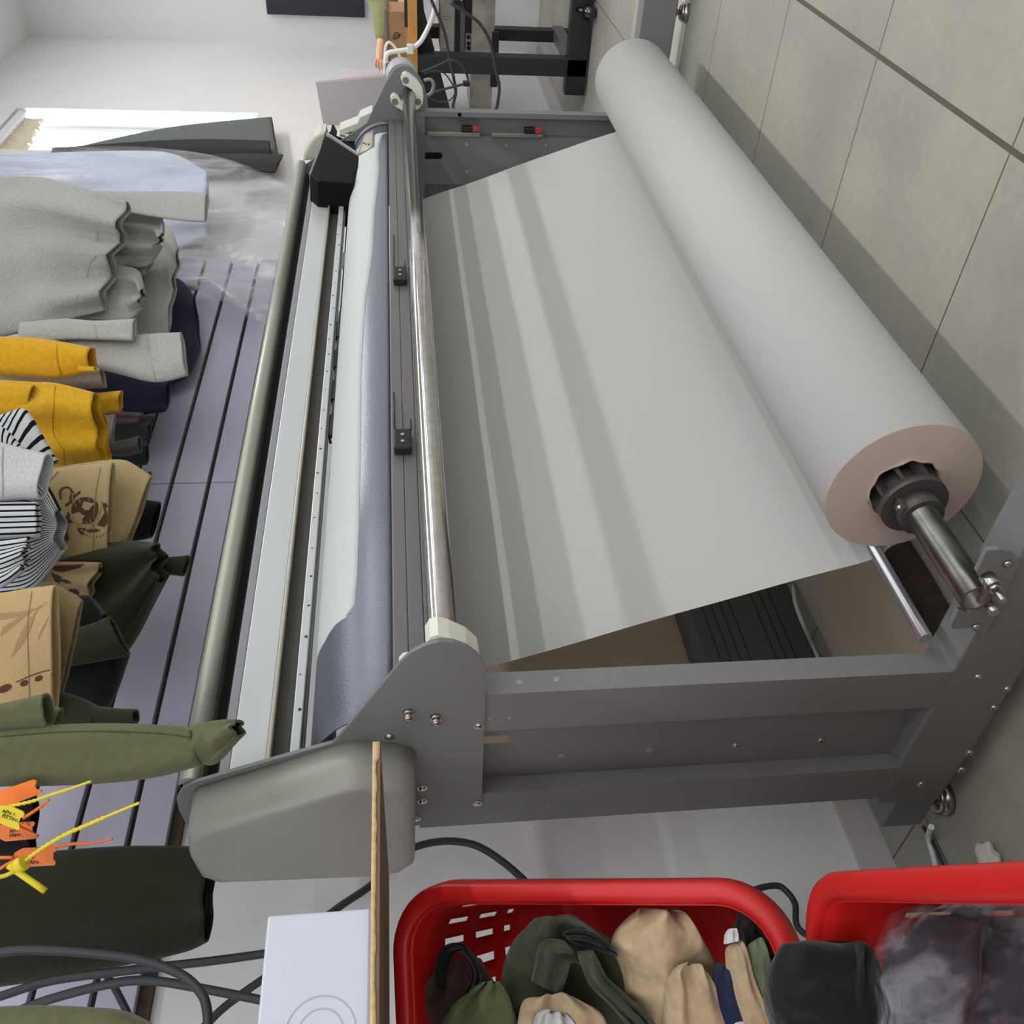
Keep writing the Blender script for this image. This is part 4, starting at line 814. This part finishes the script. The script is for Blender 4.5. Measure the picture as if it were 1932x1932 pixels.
cable('black cable showing in the gap between the two red baskets', [(1400, 1690), (1432, 1676), (1465, 1671), (1482, 1680), (1500, 1705), (1515, 1760), (1640, 1800)], 1.66, .006)
# ================================================================ TABLE EDGE AND WHITE BOX (left foreground)
tb_ = thing('work_table', 'narrow worn table top edge with peeling tan edge band at the left', 'table', (-.4, 1.1, 0))
TY = .95
q = MB(); q.box((-.5, TY, 1.0375), (.668, TY + .33, 1.0465), .0006); obj('table_top', q, mat('worn_brown_board', (120, 100, 78), .85, noi=(90, .12), bump=(200, .25)), tb_)
q = MB(); n = 160
up_, lo_ = [], []
for i in range(n + 1):
    X = .6685 - 1.165 * i / n; f = .5 + .5 * noise.noise(Vector((X * 16, 0, 3))) + .25 * noise.noise(Vector((X * 60, 2, 0)))
    if X > .645: f = 1.1
    up_.append((X, TY - .0006, 1.0469)); lo_.append((X, TY - .0006, 1.0469 - .0015 - .0072 * max(0, min(1, f))))
q.grid([up_, lo_]); obj('edge_band', q, M_tan_edge, tb_, solid=.0012)
for X in (-.48,):
    for y in (TY + .03, TY + .28): box('leg', (X, y - .02, 0), (X + .04, y + .02, 1.0375), M_mdf, tb_)
wb = thing('white_box', 'plain white box with a faint circle outline standing on the table edge', 'box', (.2, .99, 1.0465))
cA = at_y(505, 1727, TY + .012); 
q = MB(); q.box((-.35, TY + .012, 1.047), (cA.x, TY + .15, cA.z), .003); obj('box_body', q, mat('white_coated_carton', (206, 208, 224), .6), wb)
cc = at_y(604, 1948, TY + .0115)
q = MB()
for r in (.034, .022):
    q.pipe((cc.x, TY + .0122, cc.z), (cc.x, TY + .0114, cc.z), r, r - .0012, 64)
obj('circle_outline', q, mat('pale_lavender_ink', (176, 178, 204), .6), wb)
# ================================================================ RED BASKETS
def basket(label, O, ex, ey, L, Wd, H, cat='basket'):
    ex = ex.normalized(); ey = (ey - ex * ey.dot(ex)).normalized(); ez = ex.cross(ey).normalized()
    if ez.dot(W_) < 0: ez = -ez            # ez points into the basket, away from the viewer
    t = thing('laundry_basket', label, cat, O + ex * L / 2 + ey * Wd / 2 + ez * H, 'red plastic baskets')
    def ring(off, dz, sc=0, rad=.085, k=10):
        r = max(.01, rad + off); a, b = L / 2 + off, Wd / 2 + off; pts = []
        for (sx, sy, a0) in ((1, 1, 0), (-1, 1, PI / 2), (-1, -1, PI), (1, -1, 3 * PI / 2)):
            for i in range(k + 1):
                an = a0 + PI / 2 * i / k; pts.append((sx * (a - r) + r * math.cos(an), sy * (b - r) + r * math.sin(an)))
        out = []
        for i in range(len(pts)):
            p, p2 = Vector(pts[i]), Vector(pts[(i + 1) % len(pts)]); m_ = max(1, int((p2 - p).length / .0125))
            for j in range(m_): out.append(p.lerp(p2, j / m_))
        return [O + ex * (L / 2 + p.x * (1 - sc)) + ey * (Wd / 2 + p.y * (1 - sc)) + ez * dz for p in out]
    q = MB(); q.grid([ring(-.001, .030), ring(-.001, .004), ring(-.004, -.002), ring(-.018, -.002), ring(-.022, .003), ring(-.022, .030)], close=True)
    rim = obj('rim', q, M_red, t, solid=.003)
    n = 40; R = [ring(-.024, .005 + (H - .005) * i / n, .16 * i / n) for i in range(n + 1)]
    q = MB(); vs = [[q.bm.verts.new(p) for p in r] for r in R]; m_ = len(vs[0])
    for i in range(n):
        zz = H * i / n
        for j in range(m_):
            slot = zz > .07 and zz < H - .03 and (zz - .07) % .07 < .042 and (j % 3 != 0) and (j % 42) > 4
            if slot and (j % 3 == 2): pass
            elif slot and j % 3 == 1: continue
            q.bm.faces.new((vs[i][j], vs[i][(j + 1) % m_], vs[i + 1][(j + 1) % m_], vs[i + 1][j])).smooth = True
    q.bm.faces.new(vs[-1])
    obj('basket_body', q, M_red, t, solid=.003)
    return t
d1t, d1b = 1.20, 1.00
A = at_d(735, 1668, d1t); B = at_d(1488, 1664, d1b)
ex = B - A; ey = at_d(1100, 1932, 1.07) - at_d(1100, 1666, 1.10)
b1 = basket('red laundry basket full of olive and tan clothes, nearer the table edge', A, ex, ey, ex.length, .42, .26)
def in_basket(name, label, pieces, cat='garment'):
    p0 = pieces[0]; t = thing(name, label, cat, at_d(p0[0][len(p0[0]) // 2][0], p0[0][len(p0[0]) // 2][1], p0[2]), 'clothes in the red baskets')
    for (top, bot, d, m, kw) in pieces:
        kw = dict(kw); nm = kw.pop('nm', 'cloth_fold'); seed = kw.pop('seed', random.uniform(0, 9))
        rows = cloth_rows(top, bot, d, kw.get('th', .03), kw.get('folds', 4), kw.get('amp', .012), seed, 30, 44, kw.get('close', True), kw.get('d2'))
        q = MB(); vs = q.grid(rows, close=True); q.bm.faces.new(vs[0][::-1]); q.bm.faces.new(vs[-1])
        for v in q.bm.verts:
            c0_ = v.co.copy(); k_ = kw.get('crumple', .008)
            v.co += Vector((noise.noise(c0_ * 14), noise.noise(c0_ * 14 + Vector((5, 0, 0))), noise.noise(c0_ * 14 + Vector((0, 7, 0))))) * k_ - W_ * k_ * 1.1 * (1 - 2 * abs(noise.noise(c0_ * 26)))
        o = obj(nm, q, m, t, subsurf=1)
    return t
def bcloth(n, c, noi=(90, .1)): return mat(n, c, .95, 0, noi, (15, .55, .03), .15, sheen=.15)
C_bo = bcloth('basket_olive_fleece', (62, 68, 50)); C_bk = bcloth('basket_khaki_fleece', (178, 156, 126)); C_bl = bcloth('basket_black_twill', (26, 27, 26)); C_bn = bcloth('basket_navy_jersey', (30, 38, 66)); C_bol = bcloth('basket_bright_olive_jersey', (84, 90, 58)); C_camo = bcloth('basket_camouflage_jersey', (96, 82, 74), (14, .45))
in_basket('black_bundle', 'rolled black cloth standing at the lower inner corner of the near basket', [([(1388, 1740), (1400, 1712), (1425, 1692)], [(1400, 1860), (1450, 1830), (1478, 1790)], 1.06, C_bl, dict(th=.03)), ([(1400, 1700), (1420, 1690), (1430, 1688)], [(1440, 1780), (1466, 1770), (1474, 1762)], 1.05, C_bl, dict(th=.03))])
in_basket('camouflage_garment', 'brown camouflage garment with black straps in the top corner of the near basket', [([(780, 1980), (785, 1900), (800, 1850), (850, 1800)], [(960, 1980), (950, 1890), (930, 1840), (905, 1805)], 1.20, C_camo, dict(th=.03, amp=.016)), ([(815, 1860), (825, 1800), (850, 1778), (880, 1782)], [(840, 1870), (850, 1812), (866, 1796), (886, 1800)], 1.155, C_bl, dict(th=.006, nm='strap', crumple=.002)), ([(878, 1780), (905, 1815), (912, 1850), (900, 1880)], [(868, 1796), (886, 1818), (892, 1846), (880, 1872)], 1.15, C_bl, dict(th=.006, nm='strap', crumple=.002))])
in_basket('olive_hoodie', 'dark olive hoodie folded in the middle of the near basket', [([(955, 1960), (950, 1850), (970, 1770), (1010, 1726)], [(1290, 1970), (1240, 1880), (1160, 1780), (1080, 1728)], 1.12, C_bo, dict(th=.045, amp=.016, seed=1.2)), ([(1000, 1850), (1010, 1790), (1030, 1772), (1070, 1780)], [(1060, 1880), (1075, 1840), (1085, 1822), (1110, 1830)], 1.06, C_bo, dict(th=.02, amp=.010, nm='collar')), ([(1060, 1760), (1090, 1752), (1125, 1762), (1160, 1790)], [(1080, 1778), (1110, 1790), (1140, 1800), (1166, 1806)], 1.062, C_bl, dict(th=.010, nm='dark_lining', crumple=.003)), ([(1095, 1800), (1110, 1850), (1150, 1900), (1200, 1950)], [(1125, 1795), (1145, 1840), (1185, 1880), (1240, 1930)], 1.05, C_bo, dict(th=.02, nm='sleeve'))])
in_basket('khaki_fleece', 'thick khaki fleece heaped beside the dark olive hoodie', [([(1180, 1960), (1160, 1850), (1160, 1770), (1210, 1712)], [(1375, 1980), (1360, 1880), (1330, 1780), (1280, 1716)], 1.09, C_bk, dict(th=.05, amp=.018, folds=3, seed=4.1)), ([(1250, 1980), (1255, 1890), (1262, 1840), (1290, 1815)], [(1400, 1990), (1370, 1910), (1350, 1850), (1325, 1815)], 1.04, C_bk, dict(th=.03, amp=.012, seed=2.2))])
in_basket('olive_shirt', 'brighter olive shirt at the bottom edge of the near basket', [([(815, 2010), (830, 1930), (860, 1890), (910, 1846)], [(1000, 2010), (985, 1930), (960, 1880), (935, 1850)], 1.08, C_bol, dict(th=.04, amp=.014))])
in_basket('tan_collar_shirt', 'tan shirt collar lying in front of the olive hoodie', [([(970, 2000), (975, 1930), (985, 1890), (1020, 1878)], [(1150, 2000), (1140, 1930), (1120, 1900), (1080, 1880)], 1.04, C_bk, dict(th=.02, amp=.006)), ([(995, 2000), (1000, 1950), (1010, 1915), (1030, 1905)], [(1100, 2000), (1095, 1960), (1085, 1930), (1070, 1915)], 1.018, C_lgrey, dict(th=.01, nm='lining', crumple=.003))])
in_basket('navy_shirt', 'navy shirt with a white print squeezed next to the khaki fleece', [([(1355, 1990), (1352, 1900), (1352, 1840), (1362, 1812)], [(1440, 1990), (1410, 1900), (1390, 1840), (1378, 1816)], 1.035, C_bn, dict(th=.02, amp=.006)), ([(1378, 1965), (1382, 1935), (1395, 1925)], [(1425, 1960), (1420, 1936), (1410, 1926)], 1.012, C_lgrey, dict(th=.003, amp=.002, nm='white_print', crumple=.002))])
in_basket('rolled_tan_shirt', 'tan shirt rolled into a tube with a pale grey end', [([(1420, 1990), (1395, 1900), (1372, 1810), (1368, 1775)], [(1475, 1990), (1440, 1900), (1410, 1810), (1396, 1765)], 1.02, C_bk, dict(th=.02, amp=.004)), ([(1366, 1780), (1368, 1762), (1374, 1752)], [(1392, 1775), (1390, 1760), (1384, 1752)], 1.01, C_lgrey, dict(th=.012, amp=.003, nm='rolled_end', crumple=.002))])
in_basket('green_folded_shirt', 'folded sage green shirt edge between the tan roll and the black garment', [([(1470, 1990), (1440, 1900), (1408, 1810), (1410, 1770)], [(1490, 1990), (1452, 1870), (1448, 1800), (1436, 1758)], 1.02, cloth('sage_green_jersey', (104, 116, 88)), dict(th=.014, amp=.004))])
in_basket('black_garment', 'large smooth black garment draped over the edge between both baskets', [([(1490, 2000), (1450, 1900), (1445, 1840), (1475, 1772)], [(1690, 2000), (1665, 1900), (1650, 1830), (1630, 1775)], .87, C_bl, dict(th=.04, amp=.008, folds=2, crumple=.005)), ([(1600, 2000), (1600, 1900), (1608, 1820), (1618, 1775)], [(1700, 2000), (1672, 1900), (1655, 1830), (1640, 1790)], .85, C_bl, dict(th=.02, amp=.006, crumple=.004))])
A2 = at_d(1500, 1650, .93); z2 = A2.z; B2 = at_d(1932, 1627, .93); r_ = ray(1932, 1627); B2 = CP + r_ * ((z2 - 1) / r_.z)
ex2 = B2 - A2; ex2 = ex2.normalized()
b2 = basket('red laundry basket holding a crumpled plastic bag, lower one standing on the floor', A2, ex2, Vector((-ex2.y, ex2.x, 0)) if Vector((-ex2.y, ex2.x, 0)).dot(-U) > 0 else Vector((ex2.y, -ex2.x, 0)), .56, .42, z2 - .004)
sg = box('support_carton', at_d(1150, 1790, 1.3) * 0 + Vector((A.x - .42, 1.22, 0)), (A.x - .05, 1.60, .44), mat('brown_carton', (140, 112, 82), .9)); tag(sg, 'brown carton under the upper red basket against the wall', 'box')
M_film = poly_mat(); M_film.name = 'crumpled_clear_film'
for n_ in M_film.node_tree.nodes:
    if n_.type == 'TEX_NOISE': n_.inputs['Scale'].default_value = 16; n_.inputs['Distortion'].default_value = .7
    if n_.type == 'MAPPING': n_.inputs['Scale'].default_value = (1.6, .6, 1.0)
    if n_.type == 'MAP_RANGE': n_.inputs[1].default_value = .47; n_.inputs[2].default_value = .66; n_.inputs[3].default_value = .06; n_.inputs[4].default_value = .60
    if n_.type == 'BSDF_PRINCIPLED': n_.inputs['Roughness'].default_value = .12; n_.inputs['Base Color'].default_value = (.36, .35, .40, 1)
    if n_.type == 'BUMP': n_.inputs['Strength'].default_value = 1.0; n_.inputs['Distance'].default_value = .03
pb = thing('plastic_bag', 'crumpled clear plastic bag with dark cloth in the lower red basket', 'bag', at_d(1800, 1800, .8), 'clothes in the red baskets')
for (top, bot, d, m, th, nm) in (([(1700, 2000), (1690, 1900), (1700, 1800), (1760, 1740)], [(2000, 2000), (2000, 1900), (2000, 1800), (1990, 1730)], .84, bcloth('dark_grey_contents', (58, 55, 64)), .05, 'bag_contents'),
                                ([(1660, 2000), (1660, 1880), (1680, 1770), (1740, 1700)], [(2020, 2000), (2010, 1900), (2000, 1780), (1970, 1668)], .80, M_film, .06, 'plastic_film')):
    rows = cloth_rows(top, bot, d, th, 5, .018, 2.0, 40, 60, True)
    q = MB(); vs = q.grid(rows, close=True); q.bm.faces.new(vs[0][::-1]); q.bm.faces.new(vs[-1])
    for v in q.bm.verts: v.co += Vector((noise.noise(v.co * 22), noise.noise(v.co * 22 + Vector((5, 0, 0))), noise.noise(v.co * 22 + Vector((0, 7, 0))))) * .014
    obj(nm, q, m, pb, subsurf=1)
# ================================================================ DESK AND THE FAR END
DX = 5.0
dk = thing('desk', 'desk with thick orange wood top and black steel frame at the far right', 'desk', (5.35, .9, 0))
a = at_x(770, 60, DX); b = at_x(787.5, 60, DX)
box('desk_top', (DX, .2, b.z), (5.72, 1.76, a.z), mat('orange_wood_top', (196, 138, 74), .5, noi=(20, .06)), dk, .002)
M_frame2 = mat('black_steel_frame', (28, 30, 33), .5)
box('leg', (DX + .01, 1.315, .01), (DX + .09, 1.40, b.z), M_frame2, dk, .003)
box('runner', (DX + .01, .6, .012), (DX + .09, 1.49, .115), M_frame2, dk, .003)
box('leg', (DX + .01, .25, .01), (DX + .09, .33, b.z), M_frame2, dk, .003)
q = MB(); q.box((DX + .09, 1.32, .04), (5.7, 1.385, .10), .003); obj('side_runner', q, mat('grey_steel_frame', (108, 106, 108), .5), dk)
for y in (1.33, .28): box('leg', (5.62, y, .01), (5.70, y + .06, b.z), M_frame2, dk, .003)
P = [at_x(x, y, DX + .11) for x, y in ((787, -40), (796, -40), (800, 20), (849, 205), (787, 205))]
q = MB(); q.prism(P, (.02, 0, 0)); obj('modesty_panel', q, mat('black_panel', (24, 25, 28), .5), dk)
q = MB(); p = at_x(1125, 15, DX - .05); q.ball((DX - .04, 1.085, .036), .036); q.cyl((DX - .03, 1.085, .05), (DX + .03, 1.085, .10), .012, seg=12); obj('caster', q, mat('dark_chrome', (90, 90, 92), .15, 1.0), dk)
def boxpx(name, label, cat, x0, y0, x1, y1, X, depth, m, bev=.003, group=None):
    a, b = at_x(x0, y0, X), at_x(x1, y1, X)
    o = box(name, (X, min(a.y, b.y), min(a.z, b.z)), (X + depth, max(a.y, b.y), max(a.z, b.z)), m, None, bev)
    if label: tag(o, label, cat, group)
    return o
boxpx('storage_shelf', 'pale shelf board with plastic wrap under the desk', 'shelf', 893, -60, 927, 206, 5.42, .25, mat('wrapped_pale_board', (168, 162, 150), .25, noi=(12, .3)))
M_wpr = mat('white_printed_carton', (186, 182, 180), .7, noi=(60, .05))
bxs = boxpx('white_carton', 'white printed carton, topmost of the stack under the desk', 'box', 831, 14, 857, 99, 5.45, .22, M_wpr)
q = MB()
for y in (30, 36, 68, 74, 80, 92):
    a, b = at_x(834, y, 5.448), at_x(851, y + 1.3, 5.448); q.box((5.4485, min(a.y, b.y), min(a.z, b.z)), (5.4495, max(a.y, b.y), max(a.z, b.z)))
obj('printed_line', q, mat('grey_print', (120, 116, 116), .7), bxs)
boxpx('black_carton', 'black flat case below the white printed carton under the desk', 'box', 857.3, 0, 868, 100, 5.46, .22, M_black)
boxpx('grey_carton', 'grey flat case between two black cases under the desk', 'box', 868.3, 18, 877, 100, 5.46, .2, mat('grey_case', (112, 108, 110), .6))
boxpx('black_carton', 'lowest black case resting on the pale shelf under the desk', 'box', 877.3, -10, 892.7, 62, 5.46, .22, M_black)
pw = boxpx('power_adapter', 'grey adapter with round sockets lying on the pale shelf', 'adapter', 879, 64, 890, 100, 5.44, .08, mat('grey_adapter', (150, 148, 150), .5))
q = MB()
for y in (70, 82, 91): a = at_x(884, y, 5.44); q.cyl(a, a - Vector((.003, 0, 0)), .011, seg=14)
obj('socket', q, M_dark, pw)
boxpx('black_bracket', 'black plate standing upright below the pale shelf', 'bracket', 929, 60, 938, 165, 5.30, .02, M_black)
for lab, px, X, r in (('thin black cable falling past the white carton to the plotter leg', [(806, -20), (820, 15), (838, 60), (848, 110), (860, 170), (862, 212), (960, 222), (1095, 226)], 4.9, .009), ('black cable curving from the shelf down to the floor', [(850, 5), (880, 25), (905, 45), (925, 80), (935, 130), (942, 165), (938, 200), (935, 216), (1000, 224), (1100, 228)], 4.8, .009), ('looped black cable near the plotter motor', [(797, 136), (830, 122), (850, 113), (868, 120), (880, 140), (884, 156)], 4.6, .006), ('black cable with plug hanging behind the plotter motor', [(803, 182), (825, 172), (850, 165), (870, 160), (886, 156)], 4.55, .007), ('thin black cable drooping below the plug', [(805, 183), (830, 192), (850, 188), (858, 170), (840, 140), (818, 133), (800, 140)], 4.6, .004)):
    o = tube('black_cable', [at_x(x, y, X) for x, y in px], r * .85, M_blkcable, None if X > 4.7 else pl)
    if X > 4.7: tag(o, lab, 'cable', 'black cables under the desk')
    else: o.name = 'motor_cable'; o['label'] = lab
q = MB(); a, b = at_x(874, 155, 4.5), at_x(887, 164, 4.5); q.box((4.5, b.y, b.z), (4.53, a.y, a.z), .003); obj('cable_plug', q, M_black, pl)
(tube('motor_cable', [at_x(x, y, 3.6) for x, y in ((800, 152), (812, 150), (818, 160), (814, 175), (806, 180))], .006, mat('grey_cable', (150, 156, 158), .4), pl))
tag(tube('white_power_lead', [at_x(x, y, 4.96) for x, y in ((818, -30), (821, 5), (815, 35), (800, 68), (788, 84), (770, 93), (745, 97), (733, 100), (728, 110), (730, 118))], .0115, M_whtcable), 'thick white power lead hanging in front of the orange desk edge', 'cable')
tag(tube('white_thin_lead', [at_x(x, y, 5.07) for x, y in ((726, 140), (726, 115), (728, 88), (735, 80), (746, 90), (754, 105), (758, 120))], .0075, M_whtcable), 'thin white lead looping before the brown carton', 'cable')
p = at_x(774, 92, 4.955); q = MB(); q.box(p - Vector((.014, .022, .016)), p + Vector((.014, .022, .016)), .004); tag(obj('cable_connector', q, M_nylon), 'white connector on the thick white power lead', 'connector')
bc = thing('brown_carton', 'brown carton printed with a black leaf mark standing on the desk', 'box', at_x(765, 90, 5.1))
a, b = at_x(731, 21, 5.10), at_x(769, 165, 5.10)
box('carton_body', (5.10, a.y, b.z + .001), (5.30, b.y, a.z), mat('kraft_carton', (164, 132, 98), .85, noi=(30, .05)), bc, .002)
a2, b2_ = at_x(725, 18, 5.09), at_x(731, 165, 5.09)
box('grey_lid', (5.09, a2.y, a.z), (5.31, b2_.y, a2.z), mat('grey_lid', (110, 106, 114), .5), bc, .002)
KL = 12.075
lf = [(630 + x / KL, y / KL) for x, y in ((1320, 890), (1345, 820), (1385, 745), (1450, 738), (1518, 745), (1520, 800), (1485, 860), (1440, 895), (1390, 903))]
q = MB(); q.prism([at_x(x, y, 5.0985) for x, y in lf], (.001, 0, 0)); mk_ = obj('printed_mark', q, mat('black_carton_ink', (58, 52, 50), .8), bc)
q = MB()
for ln in ([(1340, 880), (1400, 810), (1470, 770), (1515, 750)], [(1440, 790), (1435, 830), (1430, 880)], [(1390, 765), (1440, 790)]): q.prism([at_x(630 + x / KL, y / KL, 5.0975) for x, y in strip(ln, 14)], (.0008, 0, 0))
obj('mark_vein', q, mat('kraft_vein', (164, 132, 98), .85), bc)
boxpx('black_case', 'thin black case lying between the brown carton and the desk edge', 'case', 762, -30, 769.5, 52, 5.05, .04, M_black)
mo = thing('monitor', 'pale silver monitor seen from behind, standing on the desk beyond the plotter', 'monitor', (5.4, 1.6, .93))
P = [at_x(x, y, 5.36) for x, y in ((594.5, 156), (738, 142), (765, 262), (613, 252))]
q = MB(); q.prism(P, (.025, 0, 0), bev=.004); obj('back_panel', q, mat('silver_monitor_back', (176, 172, 176), .45, .2), mo)
box('stand', (5.40, 1.56, a.z * 0 + .931), (5.46, 1.70, 1.05), M_alu, mo, .004)
# white sheet held by the person
P = [at_x(x, y, 5.55) for x, y in ((640, 131), (712, 134), (729, 130), (728, 143), (643, 152))]
q = MB(); q.prism(P, (.004, 0, 0)); ws = obj('paper_sheet', q, mat('bright_white_paper', (238, 230, 244), .7)); tag(ws, 'white sheet with punched marks held above the monitor', 'paper')
# person standing behind the desk, only the forearm and hand reach into the picture
pe = thing('person', 'person in an olive long-sleeved top behind the desk, one hand holding a white sheet', 'person', (6.15, .85, 0))
def skin(name, verts, edges, rad, m, parent, root=0, sub=2):
    me = bpy.data.meshes.new(name); me.from_pydata(verts, edges, []); o = bpy.data.objects.new(name, me); S.collection.objects.link(o); WL[o.name] = Vector((0, 0, 0))
    md = o.modifiers.new('skin', 'SKIN'); md.use_smooth_shade = True
    for i, r in enumerate(rad): me.skin_vertices[0].data[i].radius = (r, r) if not isinstance(r, tuple) else r
    me.skin_vertices[0].data[root].use_root = True
    sd = o.modifiers.new('sub', 'SUBSURF'); sd.levels = sd.render_levels = sub
    me.materials.append(m); o.parent = parent; o.matrix_parent_inverse = Matrix.Translation(-WL[parent.name]); return o
M_skin = mat('light_skin', (216, 172, 148), .55)
C_top = cloth('olive_cotton_top', (128, 132, 92)); C_tr = cloth('dark_trousers', (52, 54, 62))
el = at_x(728, -8, 5.95); wr = at_x(718, 92, 5.72); hd = at_x(716, 118, 5.62)
bx, by = 6.15, .85
vb = [(bx, by, .92), (bx, by, 1.12), (bx, by, 1.36), (bx, by, 1.47), (bx - .01, by, 1.58), (bx - .02, by, 1.68),
      (bx, by + .17, 1.40), tuple(el), tuple(wr), tuple(wr.lerp(hd, .6)), tuple(hd),
      (bx, by - .17, 1.40), (bx - .04, by - .26, 1.14), (bx - .16, by - .18, .98),
      (bx, by + .09, .86), (bx, by + .10, .48), (bx + .02, by + .10, .08), (bx - .12, by + .11, .04),
      (bx, by - .09, .86), (bx, by - .10, .48), (bx + .02, by - .10, .08), (bx - .12, by - .11, .04)]
eb = [(0, 1), (1, 2), (2, 3), (3, 4), (4, 5), (2, 6), (6, 7), (7, 8), (8, 9), (9, 10), (2, 11), (11, 12), (12, 13), (0, 14), (14, 15), (15, 16), (16, 17), (0, 18), (18, 19), (19, 20), (20, 21)]
skin('body', vb, eb, [.12, .11, .12, .05, .075, .07, .05, .038, .024, .026, .02, .05, .036, .024, .07, .05, .035, .03, .07, .05, .035, .03], M_skin, pe)
for k, (dx, dy, dz) in enumerate(((0, .05, .022), (-.01, .058, .006), (-.015, .054, -.010), (-.015, .044, -.024))):
    a = hd + Vector((0, -.02, dz * .6)); skin('finger', [tuple(a), tuple(a + Vector((dx, dy * .55, dz * .4 + .004))), tuple(a + Vector((dx * 1.5, dy, dz * .5 - .008)))], [(0, 1), (1, 2)], [.009, .008, .006], M_skin, pe, sub=1)
a = wr.lerp(hd, .55); skin('thumb', [tuple(a), tuple(a + Vector((-.02, .02, .025))), tuple(a + Vector((-.025, .045, .03)))], [(0, 1), (1, 2)], [.011, .009, .007], M_skin, pe, sub=1)
skin('top', [vb[0], vb[1], vb[2], (bx, by, 1.44), vb[6], vb[7], tuple(el.lerp(wr, .5) - Vector((0, 0, .01))), tuple(wr.lerp(el, .12)), vb[11], vb[12], vb[13]], [(0, 1), (1, 2), (2, 3), (2, 4), (4, 5), (5, 6), (6, 7), (2, 8), (8, 9), (9, 10)], [.15, .14, .15, .075, .09, .105, .075, .036, .08, .06, .04], C_top, pe, 1)
skin('trousers', [vb[0], vb[14], vb[15], (bx + .02, by + .10, .12), vb[18], vb[19], (bx + .02, by - .10, .12)], [(0, 1), (1, 2), (2, 3), (0, 4), (4, 5), (5, 6)], [.145, .095, .07, .06, .095, .07, .06], C_tr, pe)
q = MB(); q.ball((bx + .01, by, 1.70), .10, (1, .86, 1.0)); obj('hair', q, mat('dark_hair', (34, 28, 26), .6), pe)
q = MB(); q.prism([(bx - .105, by - .012, 1.62), (bx - .125, by, 1.62), (bx - .105, by + .012, 1.62), (bx - .10, by, 1.66)], (0, 0, .006)); obj('nose', q, M_skin, pe)
# wall panel, basket of the bin, beyond the desk
a, b = at_x(504, 27, XR - .04), at_x(688, 28, XR - .04)
pnl = box('wall_screen', (XR - .04, .55, b.z), (XR, a.y, a.z), mat('dark_blue_black_panel', (30, 33, 44), .35), None, .004); tag(pnl, 'dark blue black rectangular panel mounted on the right wall', 'panel')
bn = thing('waste_basket', 'pale blue mesh waste basket with a clear liner behind the far plotter leg', 'basket', (4.85, 1.63, 0))
c0 = Vector((4.85, 1.665, 0)); rows = []
for i in range(15):
    t = i / 14; r = .145 + .055 * t; rows.append([c0 + Vector((r * math.cos(2 * PI * j / 48), r * math.sin(2 * PI * j / 48) * .55, .005 + .335 * t)) for j in range(48)])
q = MB(); vs = [[q.bm.verts.new(p) for p in r] for r in rows]
for i in range(14):
    for j in range(48): q.bm.faces.new((vs[i][j], vs[i][(j + 1) % 48], vs[i + 1][(j + 1) % 48], vs[i + 1][j]))
q.bm.faces.new(vs[0][::-1])
o = obj('basket_wall', q, mat('pale_blue_plastic', (132, 150, 170), .5), bn)
wf = o.modifiers.new('mesh', 'WIREFRAME'); wf.thickness = .006; wf.use_replace = False
rows = []
for i in range(8):
    t = i / 7; r = .208 - .006 * t; rows.append([c0 + Vector((r * math.cos(2 * PI * j / 48), r * math.sin(2 * PI * j / 48) * .55, .24 + .115 * t + .012 * math.sin(j * .9) * (i > 5))) for j in range(48)])
q = MB(); q.grid(rows, close=True); obj('liner', q, mat('clear_bin_liner', (206, 216, 222), .3, alpha=.55, bump=(30, .6, .01)), bn)
